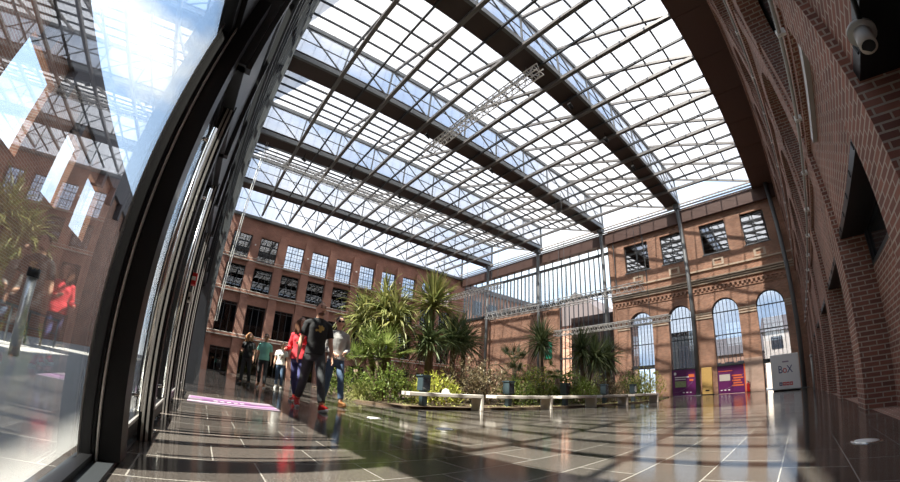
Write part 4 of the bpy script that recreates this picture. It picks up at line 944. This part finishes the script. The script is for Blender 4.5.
# crouching figure far behind
def croucher():
    root = thing('person', 'dark clothed person sitting low far behind the white t-shirt woman', 'person', (-20.5, 4.95, 0), 0, group='people walking through the hall')
    b = MB(); b.stack([(.05, .14, .18, 0), (.2, .17, .2, 0), (.4, .12, .17, .04), (.6, .10, .19, .1), (.68, .07, .1, .12)]); b.tube([(.12, 0, .66), (.15, 0, .78)], [.06, .05], 10); b.ball((.17, 0, .86), (.10, .078, .12))
    for s in (1, -1):
        b.tube([(0, s * .1, .14), (.30, s * .14, .46), (.42, s * .12, .06), (.55, s * .13, .04)], [.09, .065, .045, .035], 10); b.tube([(.1, s * .18, .62), (.2, s * .24, .42), (.36, s * .1, .46), (.42, s * .08, .47)], [.05, .042, .032, .024], 10)
        for fi in range(4): b.tube([(.42, s * (.06 + .012 * fi), .47), (.47, s * (.05 + .012 * fi), .45)], .009, 6)
        b.tube([(.41, s * .06, .48), (.44, s * .04, .50)], .01, 6)
    def so(mb, nm, mat):
        o = mb.build(nm, mat, root, True); r = o.modifiers.new('join', 'REMESH'); r.mode = 'VOXEL'; r.voxel_size = .013; r.use_smooth_shade = True
        q = o.modifiers.new('soft', 'SMOOTH'); q.iterations = 3
    so(b, 'body', 'skin')
    b = MB(); b.stack([(.2, .19, .22, 0), (.4, .14, .19, .04), (.6, .12, .21, .1), (.69, .08, .11, .12)])
    for s in (1, -1): b.tube([(.1, s * .18, .62), (.2, s * .24, .42), (.34, s * .11, .46)], [.06, .052, .042], 10)
    so(b, 'sweater', 'black_cloth')
    b = MB().stack([(.03, .16, .2, 0), (.24, .18, .21, 0)])
    for s in (1, -1): b.tube([(0, s * .1, .14), (.30, s * .14, .46), (.42, s * .12, .09)], [.10, .078, .055], 10)
    so(b, 'trousers', 'black_cloth')
    b = MB().ball((.14, 0, .88), (.11, .092, .125)); so(b, 'hair', 'hair_dark')
croucher()
# ------------------------------------------------------------------ outside
ob = MB(); KO = 12.5
holed(ob, rect(-75, 14, -.05, 13.6 + .527), [rect(-20.1, -15.9, 8.15, 12.6), rect(-27.2, -24.3, 8.15, 12.6), rect(-34.5, -30.5, 8.15, 12.6), rect(-12.5, -9.0, 8.15, 12.6), rect(-5, -1.5, 8.15, 12.6)], 'y', -KO, -KO - .5)
tag(ob.build('wall_outside', 'brick_out'), 'brick ruin wall outside with open window holes showing sky', 'wall', kind='structure')
cp = MB().box(-75, 14, -KO - .8, -KO + .35, 14.1, 16.6)
for k in range(22): cp.box(-73 + 4 * k, -72.4 + 4 * k, -KO - .5, -KO + .55, 12.6, 14.2)
tag(cp.build('trim_outside', 'roof_dark'), 'dark eaves along the brick wall outside', 'eaves', kind='structure')
t = thing('steel_post', 'round silver post with a black cap outside the big glass pane', 'post', (-8.1, -3.7, -.02))
MB().tube([(0, 0, 0), (0, 0, 1.45)], .10, 16).build('shaft', 'aluminium', t, True); MB().tube([(0, 0, 1.45), (0, 0, 1.62)], .125, 16).build('cap', 'black_frame', t, True)
rl = thing('railing', 'low metal railing outside the glass front', 'railing', (-9, -6.2, 0))
for k in range(12): MB().box(-8 + 1.4 * k, -7.95 + 1.4 * k, -.03, .03, 0, 1.0).build('baluster', 'steel_grey', rl)
MB().box(-8, 7.5, -.04, .04, 1.0, 1.08).build('top_rail', 'steel_grey', rl); MB().box(-8, 7.5, -.02, .02, .5, .54).build('mid_rail', 'steel_grey', rl)
def house(name, lab, x0, x1, y0, y1, h, rh, mat, axis='x', wins=(4, 2)):
    t = thing(name, lab, 'building', ((x0 + x1) / 2, (y0 + y1) / 2, 0)); w = (x1 - x0) / 2; d = (y1 - y0) / 2
    MB().box(-w, w, -d, d, -.05, h).build('wall', mat, t)
    r = MB()
    if axis == 'x': r.v += [(-w - .3, -d - .3, h), (w + .3, -d - .3, h), (w + .3, d + .3, h), (-w - .3, d + .3, h), (-w - .3, 0, h + rh), (w + .3, 0, h + rh)]; r.f += [(0, 1, 5, 4), (2, 3, 4, 5), (0, 4, 3), (1, 2, 5), (0, 3, 2, 1)]
    else: r.v += [(-w - .3, -d - .3, h), (w + .3, -d - .3, h), (w + .3, d + .3, h), (-w - .3, d + .3, h), (0, -d - .3, h + rh), (0, d + .3, h + rh)]; r.f += [(0, 4, 5, 3), (1, 2, 5, 4), (0, 1, 4), (2, 3, 5), (0, 3, 2, 1)]
    r.build('roof', 'roof_dark', t)
    for i in range(wins[0]):
        for j in range(wins[1]):
            cx = -w + 2 * w * (i + .5) / wins[0]; z = h * (j + .35) / wins[1]; MB().box(cx - .7, cx + .7, -d - .05, -d + .02, z, z + h / wins[1] * .45).build('window', 'window_dark', t)
t = thing('brick_building', 'long four storey brick building outside seen through the finned glazing', 'building', (-47, 47, 0))
MB().box(-5, 5, -15.2, 17, -.05, 16.2).build('wall', 'brick_out', t)
MB().box(-5.3, 5.3, -15.3, 17.3, 16.2, 17.0).build('roof', 'roof_dark', t)
for i in range(9):
    for z in (4.2, 8.4, 12.4): MB().box(4.96, 5.05, -14.2 + 3.4 * i, -12.4 + 3.4 * i, z, z + 2.3).build('window', 'window_dark', t)
house('gabled_house', 'gabled brick house beyond the right end of the finned glazing', -40, -26, 52, 62, 12.0, 5.8, 'brick_out', 'y', (3, 3))
house('rendered_house', 'pale rendered house seen through the rightmost arch', -3.5, 6, 48, 58, 6.5, 2.5, 'render_out', 'x', (3, 2))
house('dark_shed', 'dark building seen through the second arch', -13.8, -9.8, 42, 50, 7.0, .4, 'steel_dark', 'x', (1, 1))
house('low_brick_hall', 'low reddish hall with curved roofline seen through the third arch', -12, -4.5, 56, 66, 5.0, 3, 'brick_out', 'x', (4, 1))
